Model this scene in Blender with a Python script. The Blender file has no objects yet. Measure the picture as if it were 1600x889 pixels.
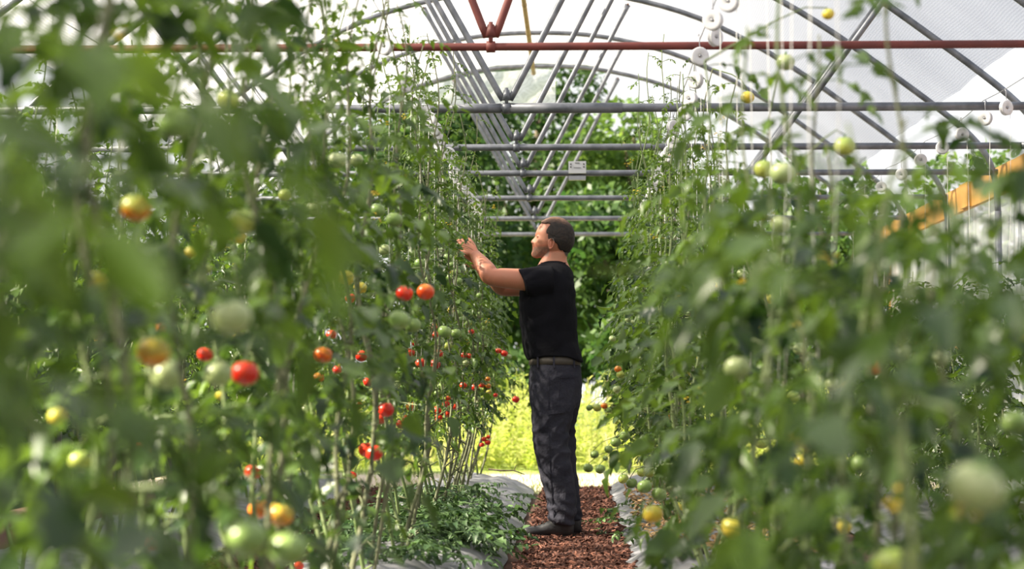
import bpy, bmesh, math, random
import numpy as np
from mathutils import Vector, Matrix, Euler, noise

random.seed(7); RS = np.random.RandomState(7)
PI = math.pi
scn = bpy.context.scene
COL = scn.collection

# ------------------------------------------------------------------ camera, world, sun, exposure
EYE = 0.86
FPX = 3111.0                                   # 70 mm on a 36 mm sensor at 1600 px
cam_d = bpy.data.cameras.new('camera'); cam = bpy.data.objects.new('camera', cam_d); COL.objects.link(cam)
cam_d.lens = 70.0; cam_d.sensor_width = 36.0; cam_d.sensor_fit = 'HORIZONTAL'
cam_d.clip_start = 0.05; cam_d.clip_end = 400
cam.location = (0, 0, EYE)
cam.rotation_euler = (math.radians(90 + 2.86), 0, math.radians(1.86))
cam_d.dof.use_dof = True; cam_d.dof.focus_distance = 11.1; cam_d.dof.aperture_fstop = 2.7
cam_d.dof.aperture_blades = 9
scn.camera = cam
bpy.context.view_layer.update()
CM = np.array(cam.matrix_world)[:3, :3]; CT = np.array(cam.matrix_world)[:3, 3]

w = bpy.data.worlds.new('sky'); scn.world = w; w.use_nodes = True
nt = w.node_tree; nt.nodes.clear()
wo = nt.nodes.new('ShaderNodeOutputWorld'); bg = nt.nodes.new('ShaderNodeBackground')
tc = nt.nodes.new('ShaderNodeTexCoord'); sx = nt.nodes.new('ShaderNodeSeparateXYZ'); rp = nt.nodes.new('ShaderNodeValToRGB')
nt.links.new(tc.outputs['Generated'], sx.inputs[0]); nt.links.new(sx.outputs['Z'], rp.inputs[0])
rp.color_ramp.elements[0].position = 0.0; rp.color_ramp.elements[0].color = (1.0, 0.99, 0.97, 1)
rp.color_ramp.elements[1].position = 0.7; rp.color_ramp.elements[1].color = (0.80, 0.88, 1.0, 1)
nt.links.new(rp.outputs[0], bg.inputs['Color']); nt.links.new(bg.outputs[0], wo.inputs['Surface'])
bg.inputs['Strength'].default_value = 1.05

sun_d = bpy.data.lights.new('sun', 'SUN'); sun = bpy.data.objects.new('sun', sun_d); COL.objects.link(sun)
sun_d.energy = 18.0; sun_d.color = (1.0, 0.90, 0.72); sun_d.angle = math.radians(1.2)
sun_dir = Vector((-0.80, -0.12, 0.62)).normalized()          # where the sun stands, seen from the tunnel
sun.rotation_euler = sun_dir.to_track_quat('Z', 'Y').to_euler()

scn.view_settings.view_transform = 'Standard'; scn.view_settings.look = 'None'
scn.view_settings.gamma = 1.0; scn.view_settings.use_curve_mapping = False
scn.view_settings.exposure = 0.22
scn.cycles.max_bounces = 8; scn.cycles.diffuse_bounces = 4; scn.cycles.glossy_bounces = 2
scn.cycles.transmission_bounces = 5; scn.cycles.transparent_max_bounces = 10
scn.cycles.caustics_reflective = False; scn.cycles.caustics_refractive = False
scn.cycles.use_denoising = True

# ------------------------------------------------------------------ helpers
def proj(P):
    """world points (n,3) -> photo pixels and depth"""
    v = (np.asarray(P, float) - CT) @ CM
    d = -v[..., 2]
    return 800 + FPX * v[..., 0] / d, 444.5 - FPX * v[..., 1] / d, d

def at(px, py, Y):
    """the point of the vertical plane y = Y seen at photo pixel (px, py)"""
    v = CM @ np.array([(px - 800) / FPX, -(py - 444.5) / FPX, -1.0])
    return CT + v * (Y / v[1])

def atx(px, py, X):
    v = CM @ np.array([(px - 800) / FPX, -(py - 444.5) / FPX, -1.0])
    return CT + v * (X / v[0])

MATS = {}
def mat(name, col, rough=0.6, metal=0.0, var=None, scale=8.0, bump=0.0, bscale=30.0, trans=0.0, tcol=None, coords='Object', spec=0.5, detail=3.0):
    if name in MATS: return MATS[name]
    m = bpy.data.materials.new(name); m.use_nodes = True; n = m.node_tree; n.nodes.clear()
    out = n.nodes.new('ShaderNodeOutputMaterial'); p = n.nodes.new('ShaderNodeBsdfPrincipled')
    p.inputs['Roughness'].default_value = rough; p.inputs['Metallic'].default_value = metal
    p.inputs['Specular IOR Level'].default_value = spec
    p.inputs['Base Color'].default_value = (*col, 1)
    t = n.nodes.new('ShaderNodeTexCoord')
    csock = None
    if var:
        nz = n.nodes.new('ShaderNodeTexNoise'); nz.inputs['Scale'].default_value = scale; nz.inputs['Detail'].default_value = detail
        n.links.new(t.outputs[coords], nz.inputs['Vector'])
        r = n.nodes.new('ShaderNodeValToRGB'); r.color_ramp.elements[0].position = 0.35; r.color_ramp.elements[1].position = 0.65
        r.color_ramp.elements[0].color = (*col, 1); r.color_ramp.elements[1].color = (*var, 1)
        n.links.new(nz.outputs['Fac'], r.inputs[0]); n.links.new(r.outputs[0], p.inputs['Base Color']); csock = r.outputs[0]
    if bump:
        nb = n.nodes.new('ShaderNodeTexNoise'); nb.inputs['Scale'].default_value = bscale; nb.inputs['Detail'].default_value = 4
        n.links.new(t.outputs[coords], nb.inputs['Vector'])
        bp = n.nodes.new('ShaderNodeBump'); bp.inputs['Strength'].default_value = bump; bp.inputs['Distance'].default_value = 0.02
        n.links.new(nb.outputs['Fac'], bp.inputs['Height']); n.links.new(bp.outputs[0], p.inputs['Normal'])
    if trans:
        tr = n.nodes.new('ShaderNodeBsdfTranslucent'); tr.inputs['Color'].default_value = (*(tcol or col), 1)
        if csock is not None and tcol is None: n.links.new(csock, tr.inputs['Color'])
        mx = n.nodes.new('ShaderNodeMixShader'); mx.inputs[0].default_value = trans
        n.links.new(p.outputs[0], mx.inputs[1]); n.links.new(tr.outputs[0], mx.inputs[2]); n.links.new(mx.outputs[0], out.inputs[0])
    else:
        n.links.new(p.outputs[0], out.inputs[0])
    MATS[name] = m
    return m

def foliage_mat(name, c0, c1, t0, t1, rough=0.5, trans=0.4):
    """leaf surface: every leaf carries a 'tint' of its own between two greens"""
    m = bpy.data.materials.new(name); m.use_nodes = True; n = m.node_tree; n.nodes.clear()
    out = n.nodes.new('ShaderNodeOutputMaterial'); p = n.nodes.new('ShaderNodeBsdfPrincipled')
    a = n.nodes.new('ShaderNodeAttribute'); a.attribute_name = 'tint'
    r = n.nodes.new('ShaderNodeValToRGB'); r.color_ramp.elements[0].color = (*c0, 1); r.color_ramp.elements[1].color = (*c1, 1)
    r2 = n.nodes.new('ShaderNodeValToRGB'); r2.color_ramp.elements[0].color = (*t0, 1); r2.color_ramp.elements[1].color = (*t1, 1)
    n.links.new(a.outputs['Fac'], r.inputs[0]); n.links.new(a.outputs['Fac'], r2.inputs[0])
    p.inputs['Roughness'].default_value = rough; p.inputs['Specular IOR Level'].default_value = 0.45
    n.links.new(r.outputs[0], p.inputs['Base Color'])
    tr = n.nodes.new('ShaderNodeBsdfTranslucent'); n.links.new(r2.outputs[0], tr.inputs['Color'])
    mx = n.nodes.new('ShaderNodeMixShader'); mx.inputs[0].default_value = trans
    n.links.new(p.outputs[0], mx.inputs[1]); n.links.new(tr.outputs[0], mx.inputs[2]); n.links.new(mx.outputs[0], out.inputs[0])
    MATS[name] = m
    return m

def film_mat(name, transparent=0.30, col=(0.93, 0.93, 0.95), trans=0.62):
    m = bpy.data.materials.new(name); m.use_nodes = True; n = m.node_tree; n.nodes.clear()
    out = n.nodes.new('ShaderNodeOutputMaterial')
    tl = n.nodes.new('ShaderNodeBsdfTranslucent'); tl.inputs['Color'].default_value = (*col, 1)
    df = n.nodes.new('ShaderNodeBsdfDiffuse'); df.inputs['Color'].default_value = (*col, 1)
    tp = n.nodes.new('ShaderNodeBsdfTransparent')
    m1 = n.nodes.new('ShaderNodeMixShader'); m1.inputs[0].default_value = trans
    n.links.new(df.outputs[0], m1.inputs[1]); n.links.new(tl.outputs[0], m1.inputs[2])
    # woven scrim: threads every few millimetres are a little more opaque
    t = n.nodes.new('ShaderNodeTexCoord')
    wv = n.nodes.new('ShaderNodeTexWave'); wv.bands_direction = 'Y'; wv.inputs['Scale'].default_value = 22; wv.inputs['Distortion'].default_value = 0.4
    wv2 = n.nodes.new('ShaderNodeTexWave'); wv2.bands_direction = 'X'; wv2.inputs['Scale'].default_value = 22; wv2.inputs['Distortion'].default_value = 0.4
    n.links.new(t.outputs['Object'], wv.inputs['Vector']); n.links.new(t.outputs['Object'], wv2.inputs['Vector'])
    mu = n.nodes.new('ShaderNodeMath'); mu.operation = 'MULTIPLY'
    n.links.new(wv.outputs['Fac'], mu.inputs[0]); n.links.new(wv2.outputs['Fac'], mu.inputs[1])
    nz = n.nodes.new('ShaderNodeTexNoise'); nz.inputs['Scale'].default_value = 1.3
    n.links.new(t.outputs['Object'], nz.inputs['Vector'])
    ad = n.nodes.new('ShaderNodeMath'); ad.operation = 'MULTIPLY_ADD'; ad.inputs[1].default_value = 0.35
    n.links.new(mu.outputs[0], ad.inputs[0])
    mr = n.nodes.new('ShaderNodeMapRange'); mr.inputs[1].default_value = 0.3; mr.inputs[2].default_value = 0.7
    mr.inputs[3].default_value = transparent - 0.13; mr.inputs[4].default_value = transparent + 0.03
    n.links.new(nz.outputs['Fac'], mr.inputs[0]); n.links.new(mr.outputs[0], ad.inputs[2])
    m2 = n.nodes.new('ShaderNodeMixShader'); n.links.new(ad.outputs[0], m2.inputs[0])
    n.links.new(m1.outputs[0], m2.inputs[1]); n.links.new(tp.outputs[0], m2.inputs[2]); n.links.new(m2.outputs[0], out.inputs[0])
    MATS[name] = m
    return m

class MB:
    """collects verts and faces and links them as one mesh object"""
    def __init__(s): s.v = []; s.f = []; s.tint = None
    def add(s, vs, fs):
        o = len(s.v); s.v.extend([tuple(map(float, v)) for v in vs]); s.f.extend([tuple(i + o for i in f) for f in fs]); return s
    def box(s, c, d, rot=None):
        hx, hy, hz = d[0] / 2, d[1] / 2, d[2] / 2
        vs = [Vector((x, y, z)) for z in (-hz, hz) for x, y in ((-hx, -hy), (hx, -hy), (hx, hy), (-hx, hy))]
        if rot is not None: vs = [rot @ v for v in vs]
        vs = [v + Vector(c) for v in vs]
        return s.add(vs, [(3, 2, 1, 0), (4, 5, 6, 7), (0, 1, 5, 4), (1, 2, 6, 5), (2, 3, 7, 6), (3, 0, 4, 7)])
    def tube(s, pts, r, n=8, cap=True, flat=1.0):
        pts = [Vector(p) for p in pts]
        if not hasattr(r, '__len__'): r = [r] * len(pts)
        vs = []; up = None
        for i, p in enumerate(pts):
            t = (pts[min(i + 1, len(pts) - 1)] - pts[max(i - 1, 0)])
            t = t.normalized() if t.length > 1e-9 else Vector((0, 0, 1))
            if up is None:
                up = Vector((0, 1, 0)) if abs(t.y) < 0.9 else Vector((0, 0, 1))
            a = (up - t * up.dot(t)); a = a.normalized() if a.length > 1e-6 else t.orthogonal().normalized()
            up = a; b = t.cross(a)
            for k in range(n):
                q = 2 * PI * k / n
                vs.append(p + a * (math.cos(q) * r[i]) + b * (math.sin(q) * r[i] * flat))
        fs = []
        for i in range(len(pts) - 1):
            for k in range(n):
                k2 = (k + 1) % n
                fs.append((i * n + k, i * n + k2, (i + 1) * n + k2, (i + 1) * n + k))
        if cap:
            fs.append(tuple(range(n - 1, -1, -1))); fs.append(tuple((len(pts) - 1) * n + k for k in range(n)))
        return s.add(vs, fs)
    def rings(s, rings, cap=True):
        """loft through rings, each a list of the same number of points"""
        n = len(rings[0]); vs = [p for r in rings for p in r]; fs = []
        for i in range(len(rings) - 1):
            for k in range(n):
                k2 = (k + 1) % n
                fs.append((i * n + k, i * n + k2, (i + 1) * n + k2, (i + 1) * n + k))
        if cap:
            fs.append(tuple(range(n - 1, -1, -1))); fs.append(tuple((len(rings) - 1) * n + k for k in range(n)))
        return s.add(vs, fs)
    def ball(s, c, r, nu=12, nv=8):
        c = Vector(c); r = Vector(r) if hasattr(r, '__len__') else Vector((r, r, r))
        vs = [c + Vector((0, 0, -r.z))]
        for j in range(1, nv):
            a = -PI / 2 + PI * j / nv
            for k in range(nu):
                q = 2 * PI * k / nu
                vs.append(c + Vector((r.x * math.cos(a) * math.cos(q), r.y * math.cos(a) * math.sin(q), r.z * math.sin(a))))
        vs.append(c + Vector((0, 0, r.z))); L = len(vs) - 1; fs = []
        for k in range(nu):
            k2 = (k + 1) % nu
            fs.append((0, 1 + k2, 1 + k)); fs.append((L, 1 + (nv - 2) * nu + k, 1 + (nv - 2) * nu + k2))
            for j in range(nv - 2):
                fs.append((1 + j * nu + k, 1 + j * nu + k2, 1 + (j + 1) * nu + k2, 1 + (j + 1) * nu + k))
        return s.add(vs, fs)
    def mesh(s, name, m, smooth=True):
        me = bpy.data.meshes.new(name); me.from_pydata(s.v, [], s.f)
        if m is not None: me.materials.append(m)
        me.polygons.foreach_set('use_smooth', [smooth] * len(me.polygons)); me.update()
        return me
    def build(s, name, m, parent=None, smooth=True):
        return link(name, s.mesh(name, m, smooth), parent)

def link(name, me, parent=None):
    o = bpy.data.objects.new(name, me); COL.objects.link(o)
    if parent is not None: o.parent = parent
    return o

def tag(o, label=None, cat=None, group=None, kind=None):
    if label: o['label'] = label
    if cat: o['category'] = cat
    if group: o['group'] = group
    if kind: o['kind'] = kind
    return o

def thing(name, loc, label, cat, group=None, rz=0):
    o = bpy.data.objects.new(name, None); COL.objects.link(o); o.location = loc; o.rotation_euler = (0, 0, rz)
    o.empty_display_size = 0.1
    return tag(o, label, cat, group)

def np_mesh(name, V, F, m, tint=None, smooth=True):
    """V (n,3), F (m,4) quads -> mesh, fast"""
    me = bpy.data.meshes.new(name); nv, nf = len(V), len(F)
    me.vertices.add(nv); me.vertices.foreach_set('co', np.asarray(V, np.float32).ravel())
    me.loops.add(nf * 4); me.loops.foreach_set('vertex_index', np.asarray(F, np.int32).ravel())
    me.polygons.add(nf); me.polygons.foreach_set('loop_start', np.arange(0, nf * 4, 4, dtype=np.int32))
    try: me.polygons.foreach_set('loop_total', np.full(nf, 4, np.int32))
    except Exception: pass
    me.update(calc_edges=True)
    if tint is not None:
        a = me.attributes.new('tint', 'FLOAT', 'POINT'); a.data.foreach_set('value', np.asarray(tint, np.float32))
    me.polygons.foreach_set('use_smooth', np.full(nf, smooth, bool))
    me.materials.append(m); me.validate(); return me

# ------------------------------------------------------------------ the tunnel's measures
XC = -0.36                                    # tunnel's middle
YN = [8.80, 10.78, 12.58, 14.14, 16.04, 18.03, 19.94]     # where the seven frames stand
ZBAR = EYE + 1.50
HALF = 3.34
PROF = [(0, 3.20), (0.45, 3.18), (0.9, 3.10), (1.35, 2.96), (1.8, 2.74), (2.2, 2.49), (2.6, 2.20), (2.93, 1.95), (3.15, 1.76), (3.27, 1.60), (3.325, 1.42), (HALF, 1.20)]
def hoop_z(dx):
    dx = abs(dx)
    for (a, za), (b, zb) in zip(PROF, PROF[1:]):
        if a <= dx <= b: return EYE + za + (zb - za) * (dx - a) / (b - a)
    return EYE + 1.2

M_galv = mat('galvanised', (0.12, 0.13, 0.15), 0.45, 0.4, var=(0.21, 0.22, 0.245), scale=14, bump=0.05)
M_red = mat('red_oxide_paint', (0.19, 0.04, 0.03), 0.6, 0.0, var=(0.13, 0.03, 0.025), scale=9)
M_rust = mat('rusty_bolt', (0.16, 0.06, 0.03), 0.8)
M_wood = mat('yellow_pine', (0.62, 0.33, 0.09), 0.65, var=(0.50, 0.25, 0.06), scale=4, bump=0.1)
M_bamboo = mat('pale_wood', (0.42, 0.30, 0.15), 0.7, var=(0.30, 0.20, 0.09), scale=7)
M_film = film_mat('roof_film', 0.27, (0.60, 0.60, 0.64))
M_film2 = film_mat('side_film', 0.30, (0.8, 0.82, 0.86))
M_white = mat('white_plastic', (0.80, 0.80, 0.82), 0.4, trans=0.25)
M_twine = mat('white_twine', (0.75, 0.74, 0.70), 0.7)
M_wire = mat('steel_wire', (0.35, 0.35, 0.37), 0.4, 0.8)

# ------------------------------------------------------------------ ground
def ground():
    n = 90; V = []; F = []
    xs = np.concatenate([np.linspace(-40, -5, 22), np.linspace(-4.6, 4.4, 40), np.linspace(5, 45, 24)])
    ys = np.concatenate([np.linspace(-4, 16, 22), np.linspace(16.5, 24, 24), np.linspace(25, 90, 30)])
    for y in ys:
        for x in xs:
            V.append((x, y, -0.03 + 0.02 * noise.noise(Vector((x * 0.8, y * 0.8, 0)))))
    nx = len(xs)
    for j in range(len(ys) - 1):
        for i in range(nx - 1): F.append((j * nx + i, j * nx + i + 1, (j + 1) * nx + i + 1, (j + 1) * nx + i))
    m = bpy.data.materials.new('earth_and_turf'); m.use_nodes = True; nn = m.node_tree; nn.nodes.clear()
    out = nn.nodes.new('ShaderNodeOutputMaterial'); p = nn.nodes.new('ShaderNodeBsdfPrincipled'); p.inputs['Roughness'].default_value = 0.9
    t = nn.nodes.new('ShaderNodeTexCoord'); s = nn.nodes.new('ShaderNodeSeparateXYZ'); nn.links.new(t.outputs['Object'], s.inputs[0])
    nz = nn.nodes.new('ShaderNodeTexNoise'); nz.inputs['Scale'].default_value = 1.6; nz.inputs['Detail'].default_value = 5
    nn.links.new(t.outputs['Object'], nz.inputs['Vector'])
    ad = nn.nodes.new('ShaderNodeMath'); ad.operation = 'MULTIPLY_ADD'; ad.inputs[1].default_value = 1.2
    nn.links.new(nz.outputs['Fac'], ad.inputs[0]); nn.links.new(s.outputs['Y'], ad.inputs[2])
    r = nn.nodes.new('ShaderNodeValToRGB'); e = r.color_ramp.elements
    mr = nn.nodes.new('ShaderNodeMapRange'); mr.inputs[1].default_value = 14; mr.inputs[2].default_value = 34
    nn.links.new(ad.outputs[0], mr.inputs[0]); nn.links.new(mr.outputs[0], r.inputs[0])
    e[0].position = 0.0; e[0].color = (0.085, 0.035, 0.022, 1)
    e[1].position = 0.13; e[1].color = (0.085, 0.045, 0.025, 1)
    for pos, c in ((0.15, (0.16, 0.19, 0.06)), (0.185, (0.52, 0.42, 0.32)), (0.30, (0.58, 0.48, 0.37)), (0.335, (0.22, 0.28, 0.05)), (0.7, (0.10, 0.15, 0.03)), (1.0, (0.06, 0.10, 0.02))):
        k = e.new(pos); k.color = (*c, 1)
    nn.links.new(r.outputs[0], p.inputs['Base Color']); nn.links.new(p.outputs[0], out.inputs[0])
    g = MB().add(V, F).build('ground', m); tag(g, kind='structure')
ground()

M_mulch = mat('grey_mulch_film', (0.21, 0.21, 0.23), 0.45, var=(0.12, 0.12, 0.13), scale=5, bump=0.5, bscale=14, detail=6)
def bed(x0, x1, label, y0=0.6, y1=16.4, seed=0, side=''):
    nx, ny = 26, 260; V = []; F = []
    for j in range(ny + 1):
        y = y0 + (y1 - y0) * j / ny
        for i in range(nx + 1):
            u = i / nx; x = x0 + (x1 - x0) * u + 0.045 * noise.noise(Vector((seed, y * 1.4, i > nx / 2))) * (1 if u in (0, 1) else abs(2 * u - 1))
            h = 0.125 * (1 - abs(2 * u - 1) ** 2.6)
            wr = 0.030 * noise.noise(Vector((x * 3.5 + seed, y * 2.2, 0))) + 0.022 * abs(noise.noise(Vector((x * 5 + y * 4, y * 7 - x * 6, seed)))) + 0.006 * noise.noise(Vector((x * 22, y * 26, seed)))
            e = min(1, 8 * min(u, 1 - u))
            V.append((x, y, -0.012 + h + wr * e * (0.4 + e)))
    for j in range(ny):
        for i in range(nx): F.append((j * (nx + 1) + i, j * (nx + 1) + i + 1, (j + 1) * (nx + 1) + i + 1, (j + 1) * (nx + 1) + i))
    return tag(MB().add(V, F).build('mulch_film', M_mulch), label, 'mulch film')
bed(-1.34, -0.345, 'crumpled grey plastic film over the planting bed left of the man', seed=3)
bed(0.20, 1.30, 'crumpled grey plastic film over the planting bed right of the chip path', seed=9)
bed(-2.90, -1.72, 'grey plastic film over the bed at far left behind the first row', y0=6, seed=15)
bed(1.62, 2.85, 'grey plastic film over the bed beside the white side wall', y0=8, seed=21)
def bed_z(x):
    for a, b in ((-1.34, -0.345), (0.20, 1.30), (-2.90, -1.72), (1.62, 2.85)):
        if a < x < b:
            u = (x - a) / (b - a); return 0.115 * (1 - abs(2 * u - 1) ** 2.6)
    return 0.0

# wood chips on the paths: too many to count, each a small splinter of bark
M_chip = foliage_mat('red_wood_chips', (0.040, 0.014, 0.010), (0.20, 0.075, 0.045), (0.1, 0.04, 0.02), (0.1, 0.04, 0.02), 0.85, 0.0)
def chips(x0, x1, y0, y1, n, seed):
    rs = np.random.RandomState(seed)
    T = np.array([(-.5, -.5, 0), (.5, -.38, 0), (.5, .42, 0), (-.5, .5, 0), (-.42, -.4, 1), (.38, -.3, 1), (.44, .36, 1), (-.38, .38, 1)], float)
    Q = np.array([(4, 5, 6, 7), (0, 1, 5, 4), (1, 2, 6, 5), (2, 3, 7, 6), (3, 0, 4, 7)])
    V = []; F = []; tn = []
    for i in range(n):
        L = rs.uniform(.02, .06); W = rs.uniform(.006, .018); H = rs.uniform(.003, .008)
        y = rs.uniform(y0, y1) if rs.rand() < .6 else y0 + (y1 - y0) * rs.rand() ** 2
        edge = 0.05 * noise.noise(Vector((seed, y * 2.5, 0)))
        x = x0 + edge + (x1 - x0) * rs.rand()
        R = np.array(Euler((rs.normal(0, .35), rs.normal(0, .35), rs.uniform(0, 6.3))).to_matrix())
        V.append((T * (L, W, H)) @ R.T + (x, y, bed_z(x) + rs.uniform(-.012, .022))); F.append(Q + 8 * i); tn.append(np.full(8, rs.beta(1.4, 2.2)))
    return np.vstack(V), np.vstack(F), np.concatenate(tn)
V, F, tn = chips(-0.27, 0.24, 8.0, 16.4, 15000, 1)
tag(link('wood_chips', np_mesh('wood_chips', V, F, M_chip, tn, False)), 'red brown wood chips covering the path under the man', 'wood chips', kind='stuff')
V, F, tn = chips(-1.76, -1.28, 8.2, 16.2, 9000, 2)
tag(link('wood_chips', np_mesh('wood_chips', V, F, M_chip, tn, False)), 'red brown wood chips on the second path between the left beds', 'wood chips', kind='stuff')
V, F, tn = chips(0.34, 1.2, 8.8, 14.5, 1700, 4)
M_straw = foliage_mat('dry_straw', (0.30, 0.16, 0.07), (0.55, 0.38, 0.20), (.1, .1, .1), (.1, .1, .1), 0.8, 0.0)
V2 = V.copy(); V2[:, 2] += 0.035
tag(link('straw', np_mesh('straw', V2, F, M_straw, tn, False)), 'dry brown straw and leaf litter on the right bed', 'straw', kind='stuff')

# ------------------------------------------------------------------ roof film and side walls
def roof_film():
    pr = [(XC + s * a, EYE + z + 0.035) for s, P in ((-1, PROF[:8][::-1]), (1, PROF[1:8])) for a, z in P]
    # subdivide
    q = []
    for (a, za), (b, zb) in zip(pr, pr[1:]):
        for k in range(3): q.append((a + (b - a) * k / 3, za + (zb - za) * k / 3))
    q.append(pr[-1]); V = []; F = []
    ys = np.linspace(-14.0, 19.97, 160)
    for y in ys:
        near = min(abs(y - t) for t in YN + [7.0, 5.2, 3.4, 1.6, -0.2, -2])
        for i, (x, z) in enumerate(q):
            sag = 0.02 * min(1, near / 0.9)
            V.append((x, y, z - sag + 0.012 * noise.noise(Vector((x * 1.5, y * 2.5, 1))) * min(1, near * 3)))
    n = len(q)
    for j in range(len(ys) - 1):
        for i in range(n - 1): F.append((j * n + i, j * n + i + 1, (j + 1) * n + i + 1, (j + 1) * n + i))
    tag(MB().add(V, F).build('ceiling', M_film), kind='structure')
roof_film()

def side_wall(x, name, z0, z1, mtl, y0=5.0):
    V = []; F = []; ys = np.linspace(y0, 20.2, 90); zs = np.linspace(z0, z1, 10)
    for y in ys:
        for z in zs: V.append((x + 0.012 * math.sin(y * 9 + z) + 0.01 * noise.noise(Vector((y * 3, z * 3, 5))), y, z))
    n = len(zs)
    for j in range(len(ys) - 1):
        for i in range(n - 1): F.append((j * n + i, j * n + i + 1, (j + 1) * n + i + 1, (j + 1) * n + i))
    tag(MB().add(V, F).build(name, mtl), kind='structure')
side_wall(XC + HALF + 0.16, 'wall_right', 0.02, EYE + 1.42, M_film2, -14)
M_net = mat('light_block_net', (0.02, 0.045, 0.02), 0.9, var=(0.03, 0.06, 0.025), scale=6)
side_wall(XC - HALF - 0.16, 'light_block_left', 0.0, EYE + 1.25, M_net, -14)  # added dark wall on the left, keeps sun and side light off the rows
tag(MB().box((XC, -14.2, 2.0), (7.4, 0.08, 4.6)).build('light_block_back', mat('light_block_boards', (0.16, 0.13, 0.10), 0.8, var=(0.10, 0.085, 0.07), scale=3), None, False), kind='structure')  # added opaque wall behind the camera, out of view, blocks fill light

def board(name, x, z0, z1, label, y0=5.0, y1=20.15, th=0.04):
    b = MB(); ys = [y0, (y0 + y1) / 2 + 1.7, y1]
    r = thing(name, (x, y0, 0), label, 'timber board')
    for a, c in zip(ys, ys[1:]):
        MB().box((0, (a + c) / 2 - y0, (z0 + z1) / 2), (th, c - a - 0.006, z1 - z0)).build('plank', M_wood, r, False)
    MB().box((-th * 0.9, 10.6 - 0.0, (z0 + z1) / 2), (th * 0.8, 0.32, (z1 - z0) * 0.96)).build('joint_block', M_wood, r, False)
    return r
board('hip_board', XC + HALF + 0.09, EYE + 1.37, EYE + 1.57, 'yellow timber hip board running along the top of the right side wall')
board('base_board', XC + HALF + 0.09, EYE + 0.28, EYE + 0.40, 'lower yellow timber rail along the right side wall', y0=9.0)
pst = MB().box((0, 0, 1.15), (0.09, 0.09, 2.3)).build('corner_post', M_wood, None, False); pst.location = (XC + HALF + 0.20, 20.05, 0.0)
tag(pst, 'yellow timber post at the far corner of the right side wall', 'post')

# end curtain, partly rolled aside at the top left of the open end
def end_curtain():
    V = []; F = []; n = 30; m = 6
    for i in range(n + 1):
        x = XC - 3.1 + 3.25 * i / n
        zt = hoop_z(x - XC) - 0.01; zb = min(zt - 0.02, EYE + 2.70 + 0.12 * (i / n) ** 1.5 + 0.01 * math.sin(i)) if x > XC - 2.0 else EYE + 2.45 - 0.4 * (XC - 2.0 - x)
        zb = min(zb, zt - 0.015)
        for j in range(m + 1):
            V.append((x, 20.06 + 0.03 * math.sin(i * 1.3 + j), zt + (zb - zt) * j / m))
    for i in range(n):
        for j in range(m): F.append((i * (m + 1) + j, (i + 1) * (m + 1) + j, (i + 1) * (m + 1) + j + 1, i * (m + 1) + j + 1))
    tag(MB().add(V, F).build('end_curtain', film_mat('end_film', 0.13, (0.92, 0.94, 0.97), 0.7)), 'pale film flap gathered under the last hoop at upper left', 'curtain')
end_curtain()

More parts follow.
